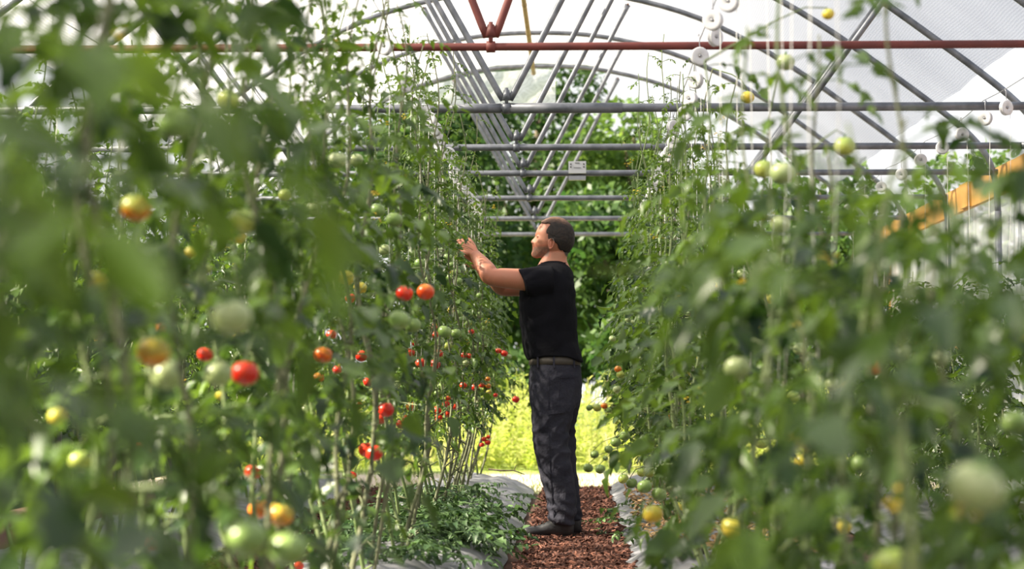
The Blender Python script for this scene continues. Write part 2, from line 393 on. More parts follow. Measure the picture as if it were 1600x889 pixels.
# ------------------------------------------------------------------ seven hoop frames
FRAME_LABELS = [
    'rust red painted frame whose crossbar spans the whole view at the top',
    'grey steel hoop frame whose crossbar has a thick sleeve, first behind the red one',
    'plain grey steel hoop frame between the sleeved crossbar and the one with the box',
    'grey steel hoop frame whose crossbar carries the small white box',
    'grey steel hoop frame whose crossbar passes just below the white box',
    'bright grey hoop frame whose crossbar passes right above the man\'s head',
    'last grey hoop frame at the open end, its crossbar behind the man\'s forehead',
]
def hoop_frame(k, y):
    M = M_red if k == 0 else M_galv
    rb = 0.0235 if k < 2 else 0.0215; rb = 0.018 if k == 0 else rb
    root = thing('hoop_frame', (XC, y, 0), FRAME_LABELS[k], 'greenhouse frame')
    pts = [(s * a, 0, EYE + z) for s, P in ((-1, PROF[::-1]), (1, PROF[1:])) for a, z in P]
    # smooth with Catmull-Rom
    P = [Vector(p) for p in pts]; q = []
    for i in range(len(P) - 1):
        p0, p1, p2, p3 = P[max(i - 1, 0)], P[i], P[i + 1], P[min(i + 2, len(P) - 1)]
        for t in (0, .33, .66):
            q.append(0.5 * ((2 * p1) + (p2 - p0) * t + (2 * p0 - 5 * p1 + 4 * p2 - p3) * t * t + (3 * p1 - p0 - 3 * p2 + p3) * t ** 3))
    q.append(P[-1])
    MB().tube(q, 0.022, 10).build('hoop', M, root)
    for s in (-1, 1):
        MB().tube([(s * HALF, 0, -0.02), (s * HALF, 0, EYE + 1.22)], 0.024, 10).build('leg', M, root)
    zb = ZBAR; bar = MB().tube([(-HALF, 0, zb), (HALF, 0, zb)], rb, 12).build('crossbar', M, root)
    for s in (-1, 1):       # flattened bar ends bolted to the legs
        MB().tube([(s * (HALF - 0.05), 0, zb), (s * (HALF - 0.18), 0, zb)], [0.026, 0.0235], 10).build('end_clamp', M, root)
    if k == 1:
        MB().tube([(-0.04, 0, zb), (0.61, 0, zb)], 0.0285, 14).build('sleeve', M, root)
        MB().tube([(-0.34, 0, zb), (-0.05, 0, zb)], 0.0265, 14).build('sleeve', M, root)
    vx = -0.02
    steep = [(vx - 0.86, 1), (vx + 0.80, 1)] if k else [(vx - 0.62, 1), (vx + 0.58, 1)]
    for tx, _ in steep:
        tz = hoop_z(tx) - 0.05
        a = Vector((vx + (0.02 if tx > vx else -0.02), 0.0, zb + 0.045)); b = Vector((tx, 0.0, tz))
        d = (b - a).normalized()
        MB().tube([a, a + d * 0.05, b - d * 0.14, b - d * 0.05, b], [0.016, 0.0185, 0.0185, 0.022, 0.024], 10).build('brace', M, root)
        MB().tube([b - Vector((0, 0.03, 0)), b + Vector((0, 0.03, 0))], 0.008, 8).build('bolt', M_rust, root)
    MB().tube([(vx, -.012, zb), (vx, -.012, zb + 0.11)], [0.010, 0.010], 8).tube([(vx, 0, zb + 0.045), (vx, 0, zb + 0.10)], [0.030, 0.016], 8).build('clamp', M, root)
    MB().tube([(vx - 0.02, 0, zb), (vx + 0.02, 0, zb)], rb + 0.008, 12).build('collar', M, root)
    for s in (-1, 1) if k else ():       # outer diagonal braces
        a = Vector((s * 1.62, 0, zb + 0.02)); b = Vector((s * 2.27, 0, 0)); b.z = hoop_z(b.x) - 0.03
        MB().tube([a, b], 0.0165, 8).build('outer_brace', M_galv if k else M, root)
    return root
frames = [hoop_frame(k, y) for k, y in enumerate(YN)]

rp_ = MB()
pp = [(XC - 0.07, 5.0 + i * 1.9, EYE + 3.145 + 0.008 * math.sin(i * 2.1)) for i in range(8)] + [(XC - 0.07, 20.0, EYE + 3.14)]
rp_.tube(pp, [0.021 + 0.002 * (i % 2) for i in range(9)], 10)
for p_ in pp[1:]: rp_.ball(p_, (0.024, 0.02, 0.024), 8, 6)
tag(rp_.build('ridge_pole', M_bamboo), 'pale wooden ridge pole hanging under the roof along its middle', 'pole')

# small box on the third grey crossbar
bx = thing('control_box', at(902, 268, YN[3] - 0.05), 'small light grey control box fixed on the fourth crossbar', 'control box')
wb = 0.125
bm_ = MB().box((0, 0, 0.028), (wb, 0.05, 0.085)).build('housing', mat('box_grey', (0.50, 0.51, 0.53), 0.45), bx, False)
MB().box((0, 0.005, -0.047), (wb * 0.96, 0.05, 0.03)).build('lower_tray', mat('tray_grey', (0.28, 0.29, 0.31), 0.4, 0.4), bx, False)
for s in (-1, 1):
    for r_ in (0, 1): MB().box((s * 0.046, -0.026, 0.05 - r_ * 0.02), (0.009, 0.004, 0.009)).build('slot', mat('dark_slot', (0.02, 0.02, 0.02), 0.8), bx, False)
MB().box((0, -0.026, 0.058), (0.03, 0.003, 0.004)).box((0, -0.026, 0.025), (0.05, 0.003, 0.003)).build('face_mark', mat('dark_slot', (0.02, 0.02, 0.02)), bx, False)

# ------------------------------------------------------------------ wires and twine spools
ROWS = {'L': -0.80, 'R': 0.55, 'LL': -2.15, 'RR': 2.20}
WL = {'L': 'thin steel wire carrying the spools over the row left of the man', 'R': 'thin steel wire carrying the spools over the row right of the path',
      'LL': 'thin steel wire over the far left row', 'RR': 'thin steel wire over the row beside the white side wall'}
for k, x in ROWS.items():
    m = MB(); pts = []
    for a, b in zip([5.0] + YN, YN + [20.0]):
        for t in (0, .25, .5, .75): pts.append((x, a + (b - a) * t, ZBAR + 0.03 - 0.10 * t * (1 - t)))
    pts.append((x, 20.0, ZBAR + 0.02)); m.tube(pts, 0.0022, 5)
    tag(m.build('support_wire', M_wire), WL[k], 'wire')

def disc_mesh():
    m = MB(); n = 20; prof = [(0.008, -0.006), (0.014, -0.010), (0.034, -0.012), (0.040, -0.010), (0.040, -0.006), (0.022, -0.004), (0.022, 0.004), (0.040, 0.006), (0.040, 0.010), (0.034, 0.012), (0.014, 0.010), (0.008, 0.006)]
    rr = []
    for r, h in prof + prof[:1]:
        rr.append([(r * math.cos(2 * PI * k / n), h, r * math.sin(2 * PI * k / n)) for k in range(n)])
    m.rings(rr, cap=False); return m.mesh('spool', M_white)
def wound_mesh():
    m = MB(); m.tube([(0, -0.0045, 0), (0, 0.0045, 0)], 0.031, 18); return m.mesh('wound_twine', M_twine)
def hook_mesh():
    m = MB(); m.tube([(0, 0, 0.008), (0.004, 0, 0.03), (0, 0, 0.055), (0.0, 0, 0.085), (0.0, 0.008, 0.098), (0, 0.016, 0.09)], 0.0022, 6)
    m.tube([(0, -0.013, 0), (0, 0.013, 0)], 0.006, 8); return m.mesh('hook', M_wire)
ME_disc, ME_wound, ME_hook = disc_mesh(), wound_mesh(), hook_mesh()
def spool(x, y, z, zend, label, group):
    r = thing('twine_spool', (x, y, z), label, 'spool', group, random.uniform(-0.9, 0.9))
    link('reel', ME_disc, r); link('wound_twine', ME_wound, r); link('hook', ME_hook, r)
    s_ = MB().tube([(0.03, 0, 0), (0.03 + random.uniform(-.02, .02), 0, (zend - z) * .5), (random.uniform(-.03, .05), random.uniform(-.03, .03), zend - z)], 0.0016, 4).build('twine', M_twine, r)
    return r
GL = {'L': 'white twine spool hanging from the wire left of the man, twine dropping into the plants',
      'R': 'white twine spool hanging from the wire right of the path, twine dropping into the plants',
      'LL': 'white twine spool hanging from the far left wire',
      'RR': 'white twine spool hanging from the wire beside the white side wall'}
def spool_label(k, y):
    wn = {'L': 'wire left of the man', 'R': 'wire right of the path', 'LL': 'far left wire', 'RR': 'side wall wire'}[k]
    gaps = ['short of the red bar', 'just behind the red bar', 'just behind the sleeved bar', 'before the bar with the box', 'behind the bar with the box', 'before the last two bars', 'at the last bar']
    g = sum(y > t for t in YN)
    return 'white twine spool on the %s, %s' % (wn, gaps[min(g, 6)])
def wire_z(y):
    for a, b in zip([5.0] + YN, YN + [20.0]):
        if a <= y <= b:
            t = (y - a) / (b - a); return ZBAR + 0.03 - 0.10 * t * (1 - t)
    return ZBAR

for k, ys in (('L', [5.55, 6.9, 8.3, 9.3] + [9.9 + .38 * i for i in range(18)]),
              ('R', [4.3, 4.75, 5.2, 5.7, 6.1, 6.5, 6.9, 7.3, 7.7, 8.1, 8.65, 9.25, 9.8, 10.4, 11.0, 11.6, 12.1] + [12.5 + .4 * i for i in range(11)]),
              ('LL', [8.1, 9.2, 10.9, 12.6, 14.2, 15.6]), ('RR', [10.2, 10.75, 11.3, 11.9, 12.7, 13.4, 14.4, 15.3, 16.2])):
    for y in ys:
        spool(ROWS[k] + random.uniform(-.02, .02), y, wire_z(y) - 0.098, EYE + random.uniform(-.45, .25), spool_label(k, y), 'white twine spools on the wire, row ' + {'L': 'left of the man', 'R': 'right of the path', 'LL': 'at far left', 'RR': 'at the side wall'}[k])

# ------------------------------------------------------------------ tomatoes: (px, py, diameter px, colour) read off the photo
TL = [  # row left of the man
 (213,324,50,'turning'),(275,193,58,'green'),(357,155,36,'yellowgreen'),(380,345,44,'yellowgreen'),(370,368,30,'yellow'),(240,550,54,'orangeyellow'),
 (262,586,52,'pale'),(341,584,46,'pale'),(321,554,25,'red'),(383,583,44,'red'),(344,618,18,'yellow'),(362,495,62,'pale'),(250,512,17,'orange'),
 (226,698,22,'red'),(236,706,18,'red'),(395,738,27,'red'),(404,795,34,'orange'),(438,804,42,'orangeyellow'),(385,842,66,'green'),(450,858,60,'green'),
 (235,852,24,'red'),(466,884,18,'red'),(125,720,36,'yellowgreen'),(298,394,18,'yellow'),(325,420,16,'yellowgreen'),(527,250,30,'pale'),(556,250,24,'pale'),(541,434,28,'yellow'),
 (563,449,22,'yellow'),(518,523,17,'red'),(505,554,30,'turningred'),(498,590,18,'orange'),(527,578,15,'red'),(632,458,28,'red'),(665,456,28,'turningred'),
 (548,466,17,'red'),(603,493,13,'red'),(624,500,34,'green'),(645,508,26,'green'),(677,512,14,'red'),(680,523,12,'red'),(695,518,22,'green'),
 (712,521,18,'green'),(686,536,15,'green'),(699,541,14,'yellowgreen'),(685,552,15,'red'),(641,551,16,'red'),(648,536,12,'red'),(657,567,17,'red'),
 (680,569,17,'red'),(725,554,12,'red'),(734,556,10,'red'),(728,567,11,'pale'),(737,518,9,'red'),(779,548,10,'red'),(788,552,12,'red'),(795,557,9,'pale'),(755,537,13,'green'),
 (742,545,13,'green'),(757,512,9,'green'),(603,640,26,'red'),(595,653,22,'red'),(626,663,15,'red'),(573,703,26,'red'),(585,708,28,'red'),
 (565,556,20,'red'),(575,597,16,'red'),(560,633,15,'red'),(643,635,17,'turningred'),(634,654,12,'red'),(551,742,13,'red'),(683,641,14,'red'),(685,653,14,'red'),
 (699,646,14,'red'),(711,635,12,'red'),(697,631,12,'red'),(700,622,9,'red'),(724,602,12,'red'),(742,605,13,'red'),(753,602,9,'red'),(762,592,9,'orange'),
 (763,603,9,'orange'),(764,612,9,'yellow'),(774,617,8,'red'),(676,605,13,'green'),(689,603,12,'green'),(684,615,13,'green'),(745,623,12,'green'),
 (725,640,11,'green'),(806,624,12,'red'),(756,686,9,'red'),(762,691,10,'red'),(753,695,8,'red'),(763,683,7,'red'),(590,328,24,'green'),(616,343,26,'green'),
 (700,402,15,'green'),(706,414,15,'green'),(713,425,15,'green'),(704,434,15,'green'),(716,440,14,'green'),(690,392,13,'green'),(705,484,12,'yellow'),(716,490,13,'green'),
 (722,500,14,'green'),(730,505,13,'green'),(750,492,11,'green'),(757,505,11,'green'),(656,412,18,'green'),(667,438,14,'green'),(645,395,16,'green'),(668,408,16,'green'),(749,462,10,'green'),
 (480,640,18,'pale'),(90,650,30,'yellow'),(150,440,34,'yellow'),(490,325,24,'pale'),(445,305,22,'yellowgreen'),(600,390,20,'pale'),(586,605,14,'yellowgreen'),(620,600,14,'pale')]
TR = [  # row right of the path
 (962,691,17,'green'),(976,681,17,'green'),(951,702,14,'green'),(929,710,14,'green'),(919,731,16,'green'),(938,733,16,'green'),(946,716,9,'green'),
 (987,755,18,'green'),(1007,760,24,'green'),(1003,738,16,'yellowgreen'),(974,748,17,'yellowgreen'),(1014,738,18,'yellowgreen'),(1030,772,24,'green'),(921,637,11,'green'),
 (933,637,14,'yellowgreen'),(944,634,11,'orange'),(951,641,10,'green'),(970,585,14,'yellowgreen'),(966,577,12,'orange'),(964,608,13,'pale'),(978,789,13,'green'),
 (1008,776,13,'green'),(1060,792,19,'yellow'),(1020,803,32,'yellow'),(1012,816,15,'orange'),(1052,624,15,'pale'),(1050,650,13,'orange'),(1062,633,11,'yellow'),(981,499,9,'pale'),(988,503,8,'pale'),
 (957,529,11,'pale'),(1052,508,13,'pale'),(1050,540,12,'pale'),(1219,350,32,'pale'),(1222,270,38,'pale'),(1194,264,32,'yellowgreen'),(1152,575,42,'pale'),
 (1146,824,38,'yellow'),(1525,762,88,'pale'),(1585,660,44,'green'),(1316,822,30,'yellow'),(1254,720,26,'yellow'),(1400,884,66,'yellowgreen'),(1320,228,34,'yellowgreen'),
 (1294,22,20,'yellow'),(1160,428,18,'pale'),(1095,558,14,'yellow'),(1227,97,30,'pale'),(1168,152,22,'yellow'),(1366,575,22,'orange'),(1250,545,22,'pale'),
 (1410,550,24,'pale'),(1120,446,14,'yellow'),(1202,467,18,'yellow'),(1080,582,12,'yellow'),(1107,518,14,'pale'),(1190,690,24,'yellowgreen'),(1345,725,30,'green'),(1085,700,16,'yellowgreen'),(1470,560,26,'pale'),
 (1108,640,14,'pale'),(1040,595,10,'green'),(1010,640,11,'pale'),(1025,690,12,'green'),(1000,560,8,'pale'),(1075,490,10,'pale'),(1240,620,20,'yellowgreen'),(1300,600,22,'pale')]
FRUIT = []
for row, L in (('L', TL), ('R', TR)):
    for px, py, d, c in L:
        if row == 'L':
            Y = min(max(FPX * 0.062 / d, 2.0), 14.2); X = at(px, py, Y)[0]
            lo, hi = (-1.02, -0.36)
        else:
            Y = min(max(FPX * 0.066 / d, 2.2), 14.2); X = at(px, py, Y)[0]
            lo, hi = (0.15, 0.80)
        if X < lo: p = atx(px, py, lo)
        elif X > hi: p = atx(px, py, hi)
        else: p = at(px, py, Y)
        if p[1] > 14.5: p = at(px, py, 14.5)
        D = d / FPX * p[1]
        FRUIT.append(dict(row=row, p=p, D=D, c=c, px=px, py=py, d=d))
CLEAR = np.array([(f['px'], f['py'], f['d'] / 2, f['p'][1]) for f in FRUIT])
# the man stands clear of the leaves between him and the camera
CLEARMAN = [(845, 375, 34), (872, 380, 34), (868, 410, 30), (850, 440, 42), (800, 445, 26), (770, 442, 22), (750, 415, 17), (738, 398, 13), (733, 386, 9), (860, 480, 50), (862, 530, 50),
            (866, 590, 48), (868, 640, 46), (866, 690, 42), (870, 740, 38), (880, 790, 34), (850, 830, 42), (895, 825, 24), (832, 822, 24)]
CLEAR = np.vstack([CLEAR, [(a, b, r, 11.0) for a, b, r in CLEARMAN]])

# ------------------------------------------------------------------ tomato plants
M_leaf = foliage_mat('tomato_leaf', (0.010, 0.032, 0.012), (0.120, 0.215, 0.026), (0.014, 0.052, 0.005), (0.27, 0.44, 0.03), 0.36, 0.33)
M_stem = mat('tomato_stem', (0.13, 0.19, 0.06), 0.6, var=(0.19, 0.23, 0.10), scale=6)
M_oldstem = mat('old_stem', (0.09, 0.10, 0.05), 0.8, var=(0.17, 0.18, 0.10), scale=9)
M_flower = mat('yellow_flower', (0.75, 0.55, 0.04), 0.6, trans=0.3)

def leaflet_template(lobes, curl, fold):
    xs = np.array([0, .14, .28, .42, .58, .74, .89, 1.0]); ws = np.array([.0, *lobes, 0])
    V = []; 
    for x, w_ in zip(xs, ws):
        z = -curl * x * x
        xo = x - 0.05 * (w_ > .3)
        V.append((x, 0, z)); V.append((xo, w_, z + fold * w_)); V.append((xo, -w_, z + fold * w_))
    F = []
    for i in range(7):
        a, b = 3 * i, 3 * i + 3
        F.append((a, b, b + 1, a + 1)); F.append((a, a + 2, b + 2, b))
    return np.array(V, float), np.array(F)
LT = [leaflet_template((.18, .36, .20, .38, .20, .14), .45, .45), leaflet_template((.26, .36, .40, .26, .28, .12), .12, .20),
      leaflet_template((.16, .34, .22, .36, .18, .12), .55, .60), leaflet_template((.24, .44, .30, .36, .22, .13), -.10, .30)]

def gen_leaf(rs, o, az, L, droop, elev=0.5, out=None, size=1.0, tint=0.4):
    """one compound tomato leaf: rachis strip and its leaflets -> lists of (origin, dir, side, len, wid, tint)"""
    d = np.array([math.cos(az) * math.cos(elev), math.sin(az) * math.cos(elev), math.sin(elev)])
    n = 7; p = np.array(o, float); pts = [p.copy()]; dirs = [d.copy()]
    side = rs.normal(0, .10)
    for i in range(n):
        d = d + np.array([-math.sin(az) * side, math.cos(az) * side, -droop / n * (0.7 + i * 0.12)]); d /= np.linalg.norm(d)
        p = p + d * L / n; pts.append(p.copy()); dirs.append(d.copy())
    up = np.array([0, 0, 1.0])
    spec = [(1.0, 0, 1.0)]
    for t, s in ((.90, .72), (.70, .95), (.47, .90), (.28, .60)):
        spec += [(t + rs.uniform(-.02, .02), 1, s), (t + rs.uniform(-.03, .03), -1, s)]
    for t in (.80, .58, .38):
        if rs.rand() < .6: spec.append((t, 1 if rs.rand() < .5 else -1, .32))
    for t, sd, s in spec:
        k = min(int(t * n), n - 1); f = t * n - k
        q = pts[k] * (1 - f) + pts[k + 1] * f; dd = dirs[min(k + 1, n)]
        lat = np.cross(dd, up); ln = np.linalg.norm(lat); lat = lat / ln if ln > .05 else np.array([math.sin(az), -math.cos(az), 0])
        if sd == 0: a = dd + rs.normal(0, .15, 3)
        else: a = dd * rs.uniform(.35, .8) + lat * sd * 1.0 + np.array([0, 0, rs.uniform(-.65, .1)])
        a = a / np.linalg.norm(a)
        b = np.cross(up, a) + rs.normal(0, .45, 3); b -= a * b.dot(a); nb = np.linalg.norm(b); b = b / nb if nb > 1e-3 else lat
        c = np.cross(a, b)
        if c[2] < 0 and rs.rand() < .8: b = -b
        ll = L * .235 * s * size * rs.uniform(.8, 1.2)
        out['leaf'].append((*q, *a, *b, ll, ll * rs.uniform(.62, .95), min(1, max(0, tint + rs.normal(0, .12))), rs.randint(0, 4)))
    out['rachis'].append((np.array(pts), L))

def keep_mask(P, size, Yl):
    """leaves that would hang right in front of a ripe fruit or the man are left out (pruned)"""
    x, y, d = proj(P); rp_ = size * FPX / d
    keep = np.ones(len(P), bool)
    for (cx, cy, cr, cY) in CLEAR:
        m = (Yl < cY + 0.0) & (np.hypot(x - cx, y - cy) < cr * 0.72 + np.minimum(rp_ * 0.4, cr * 1.1))
        keep &= ~m
    return keep

def build_foliage(out, parent, offs, cull=True, name='foliage', m=None):
    A = np.array(out['leaf'], float)
    if len(A):
        ctr = A[:, 0:3] + A[:, 3:6] * A[:, 9:10] * .5
        if cull:
            k = keep_mask(ctr, A[:, 9], ctr[:, 1]); A = A[k]
    Vs = []; Fs = []; Ts = []; base = 0
    for ti, (T, F) in enumerate(LT):
        a = A[A[:, 12] == ti]
        if not len(a): continue
        o = a[:, 0:3][:, None]; d = a[:, 3:6][:, None]; b = a[:, 6:9][:, None]; c = np.cross(a[:, 3:6], a[:, 6:9])[:, None]
        l = a[:, 9][:, None, None]; w_ = a[:, 10][:, None, None]
        V = o + d * l * T[None, :, 0:1] + b * w_ * T[None, :, 1:2] + c * l * T[None, :, 2:3]
        n, k = len(a), len(T)
        Vs.append(V.reshape(-1, 3)); Fs.append((F[None] + (np.arange(n) * k)[:, None, None] + base).reshape(-1, 4)); Ts.append(np.repeat(a[:, 11], k)); base += n * k
    for pts, L in out['rachis']:
        mid = pts[len(pts) // 2][None]
        if cull and not keep_mask(mid, np.array([L * .3]), mid[:, 1])[0]: continue
        r = np.linspace(.0028, .0012, len(pts))[:, None] * (0.7 + L)
        t = pts[-1] - pts[0]; u = np.cross(t, (0, 0, 1)); u = u / (np.linalg.norm(u) + 1e-9); v = np.cross(t, u); v /= (np.linalg.norm(v) + 1e-9)
        R = np.stack([pts + u * r, pts - u * r * .5 + v * r * .87, pts - u * r * .5 - v * r * .87], 1).reshape(-1, 3)
        F = [(i * 3 + k, i * 3 + (k + 1) % 3, i * 3 + 3 + (k + 1) % 3, i * 3 + 3 + k) for i in range(len(pts) - 1) for k in range(3)]
        Vs.append(R); Fs.append(np.array(F) + base); Ts.append(np.full(len(R), .72)); base += len(R)
    V = np.vstack(Vs) - np.array(offs)
    return link(name, np_mesh(name, V, np.vstack(Fs), m or M_leaf, np.concatenate(Ts)), parent)

def sphere_tomato():
    m = MB(); nu, nv = 20, 12; rr = []
    for j in range(1, nv):
        a = -PI / 2 + PI * j / nv; ring = []
        for k in range(nu):
            q = 2 * PI * k / nu; r = .5 * math.cos(a) * (1 + .018 * math.cos(5 * q) * max(0, math.sin(a)))
            z = .44 * math.sin(a)
            if a > .9: z -= .10 * ((a - .9) / (PI / 2 - .9)) ** 2
            ring.append((r * math.cos(q), r * math.sin(q), z))
        rr.append(ring)
    m.rings(rr); return m
def calyx_mesh():
    m = MB()
    for k in range(6):
        q = 2 * PI * k / 6; u = Vector((math.cos(q), math.sin(q), 0)); s = Vector((-u.y, u.x, 0))
        pr = [(0, .035, .36), (.12, .06, .39), (.24, .05, .38), (.36, .02, .34), (.42, .004, .36)]
        vs = []
        for r, w_, z in pr: vs += [u * r + s * w_ + Vector((0, 0, z)), u * r - s * w_ + Vector((0, 0, z))]
        m.add(vs, [(2 * i, 2 * i + 1, 2 * i + 3, 2 * i + 2) for i in range(4)])
    m.tube([(0, 0, .33), (0.01, 0, .55)], .045, 6)
    return m
TOMCOL = {'red': ((0.62, 0.022, 0.010), (0.72, 0.05, 0.012)), 'turningred': ((0.68, 0.06, 0.012), (0.75, 0.22, 0.02)), 'orange': ((0.72, 0.16, 0.015), (0.70, 0.28, 0.03)),
          'orangeyellow': ((0.70, 0.27, 0.03), (0.62, 0.45, 0.05)), 'turning': ((0.72, 0.20, 0.02), (0.45, 0.48, 0.07)), 'yellow': ((0.72, 0.52, 0.05), (0.60, 0.55, 0.08)),
          'yellowgreen': ((0.48, 0.52, 0.10), (0.36, 0.46, 0.10)), 'green': ((0.20, 0.32, 0.08), (0.27, 0.38, 0.11)), 'pale': ((0.37, 0.46, 0.18), (0.44, 0.50, 0.24))}
def tomato_mat(key):
    lo, hi = TOMCOL[key]; m = bpy.data.materials.new('tomato_skin_' + key); m.use_nodes = True; n = m.node_tree; n.nodes.clear()
    out = n.nodes.new('ShaderNodeOutputMaterial'); p = n.nodes.new('ShaderNodeBsdfPrincipled')
    p.inputs['Roughness'].default_value = 0.28; p.inputs['Subsurface Weight'].default_value = 0.0
    t = n.nodes.new('ShaderNodeTexCoord'); s = n.nodes.new('ShaderNodeSeparateXYZ'); n.links.new(t.outputs['Object'], s.inputs[0])
    nz = n.nodes.new('ShaderNodeTexNoise'); nz.inputs['Scale'].default_value = 2.2; n.links.new(t.outputs['Object'], nz.inputs['Vector'])
    a = n.nodes.new('ShaderNodeMath'); a.operation = 'MULTIPLY_ADD'; a.inputs[1].default_value = 0.9; n.links.new(s.outputs['Z'], a.inputs[0]); n.links.new(nz.outputs['Fac'], a.inputs[2])
    r = n.nodes.new('ShaderNodeValToRGB'); r.color_ramp.elements[0].position = 0.35; r.color_ramp.elements[1].position = 0.75
    r.color_ramp.elements[0].color = (*lo, 1); r.color_ramp.elements[1].color = (*hi, 1)
    n.links.new(a.outputs[0], r.inputs[0]); n.links.new(r.outputs[0], p.inputs['Base Color']); n.links.new(p.outputs[0], out.inputs[0]); return m
TOM = {}
for key in TOMCOL: TOM[key] = sphere_tomato().mesh('tomato', tomato_mat(key))
ME_calyx = calyx_mesh().mesh('calyx', mat('calyx_green', (0.10, 0.20, 0.05), 0.6))
def flower_mesh():
    m = MB(); rs = random.Random(3)
    for i in range(5):
        c = Vector((rs.uniform(-.025, .025), rs.uniform(-.025, .025), rs.uniform(-.03, .02)))
        for k in range(5):
            q = 2 * PI * k / 5 + i; u = Vector((math.cos(q), math.sin(q), -.35)); s = Vector((-math.sin(q), math.cos(q), 0))
            m.add([c, c + u * .007 + s * .0035, c + u * .015, c + u * .007 - s * .0035], [(0, 1, 2, 3)])
        m.ball(c - Vector((0, 0, .003)), (.002, .002, .005), 6, 5)
    return m.mesh('flower_cluster', M_flower)
ME_flower = flower_mesh()

def make_plant(row, y, H, rs, fruits, leaders=2, hmin=0.5, dens=1.0, size=1.0, label='', group=None, spread=1.0):
    x = ROWS[row]; z0 = bed_z(x) - 0.01
    x0 = x + rs.uniform(-.05, .05) + (.12 if row == 'L' and y < 3 else 0); root = thing('tomato_plant', (x0, y, z0), label, 'tomato plant', group)
    out = dict(leaf=[], rachis=[]); axis = []
    for L_ in range(leaders):
        sgn = (L_ - (leaders - 1) / 2) * 2; ph = rs.uniform(0, 6); pts = []; n = 30
        hh = H * rs.uniform(.9, 1.05)
        for i in range(n + 1):
            t = i / n; h = hh * t
            xx = x0 + sgn * .10 * min(1, t * 5) + .035 * math.sin(h * 3.1 + ph) * min(1, t * 4) + .02 * math.sin(h * 9 + ph) * min(1, t * 4)
            yy = y + sgn * .13 * min(1, t * 4) * math.cos(ph) + .035 * math.cos(h * 2.7 + ph * 2) * min(1, t * 4)
            pts.append((xx, yy, z0 - .02 + h))
        pts = np.array(pts); axis.append(pts)
        loc = pts - np.array([x0, y, z0])
        rad = [0.0085 * (1 - .70 * i / n) for i in range(n + 1)]
        m = MB().tube(loc, rad, 7)
        for i in range(2, n, 2):        # swollen nodes
            m.ball(loc[i], rad[i] * 1.5, 6, 4)
        for q in range(5):              # stubs of pruned side shoots low down
            i = rs.randint(1, 8); az = rs.uniform(0, 6.28); v = Vector((math.cos(az), math.sin(az), rs.uniform(.3, 1)))
            a = Vector(loc[i]); ln = rs.uniform(.02, .09); m.tube([a, a + v * ln * .6, a + v * ln], [.005, .004, .003], 5)
        # split in two looks: bare woody foot and green upper vine
        m.build('stem', M_stem if L_ == 0 else M_oldstem, root)
        h = hmin + rs.uniform(0, .1); az = rs.uniform(0, 6.28)
        while h < hh * .995:
            t = h / hh; i = min(int(t * n), n - 1)
            fr = t * n - i; o = pts[i] * (1 - fr) + pts[i + 1] * fr
            t0_, k0 = (1.0, .085) if (row == 'R' and y < 9) else (1.25, .045) if (row == 'L' and 3.3 < y < 9) else (1.35, .070) if row == 'R' else (1.35, .040)
            top = max(0, (h - t0_) / .9)
            Ll = rs.uniform(.20, .33) * (1 - .50 * min(1, top)) * size
            if h < hmin + .25: Ll *= .8
            gen_leaf(rs, o, az, Ll, rs.uniform(.9, 2.0), elev=rs.uniform(.2, .7), out=out, size=rs.uniform(.85, 1.1), tint=.12 + .30 * min(1, top) + rs.beta(1.1, 2.6) * .85)
            az += 2.4 + rs.uniform(-.4, .4)
            h += (.036 + k0 * top) / dens * rs.uniform(.7, 1.3)
    f = build_foliage(out, root, (x0, y, z0))
    for q in range(1 if y < 6 else 2):
        i = rs.randint(12, 29); p = axis[q % leaders][i] - np.array([x0, y, z0]); az = rs.uniform(0, 6.28)
        o = link('flower_cluster', ME_flower, root); o.location = p + np.array([math.cos(az) * .08, math.sin(az) * .08, 0]); o.rotation_euler = (rs.uniform(-.5, .5), rs.uniform(-.5, .5), az); o.scale = (.75, .75, .75)
    for fr in fruits:
        o = link('tomato', TOM[fr['c']], root); D = fr['D']; lp = Vector(fr['p']) - Vector((x0, y, z0))
        o.location = lp; o.scale = (D, D, D); o.rotation_euler = (rs.uniform(-.35, .35), rs.uniform(-.35, .35), rs.uniform(0, 6.3))
        c = link('calyx', ME_calyx, o)
        # stalk back to the nearest leader
        P = np.vstack(axis); tgt = P[np.argmin(((P - (np.array(fr['p']) + (0, 0, .09))) ** 2).sum(1))] - np.array([x0, y, z0])
        R = Euler(o.rotation_euler).to_matrix(); a = lp + R @ Vector((0, 0, D * .5)); b = Vector(tgt); mid = a * .55 + b * .45 + Vector((0, 0, .03))
        MB().tube([a, a + (mid - a) * .4 + Vector((0, 0, .02)), mid, b * .7 + mid * .3, b], [.0022, .0025, .003, .0035, .004], 5).build('fruit_stalk', M_stem, root)
    return root

def words_for(fr):
    names = {'red': 'red', 'turningred': 'red', 'orange': 'orange', 'orangeyellow': 'orange', 'turning': 'orange', 'yellow': 'yellow', 'yellowgreen': 'green', 'green': 'green', 'pale': 'pale green'}
    num = ['no', 'one', 'two', 'three', 'four', 'five', 'six', 'seven', 'eight', 'nine', 'ten', 'eleven', 'twelve', 'thirteen', 'fourteen', 'fifteen', 'sixteen', 'seventeen', 'eighteen', 'nineteen', 'twenty']
    c = {}
    for f in fr: c[names[f['c']]] = c.get(names[f['c']], 0) + 1
    parts = [num[min(v, 20)] + ' ' + k for k, v in sorted(c.items(), key=lambda kv: -kv[1])]
    return parts
def list_words(p):
    return p[0] if len(p) == 1 else ', '.join(p[:-1]) + ' and ' + p[-1]

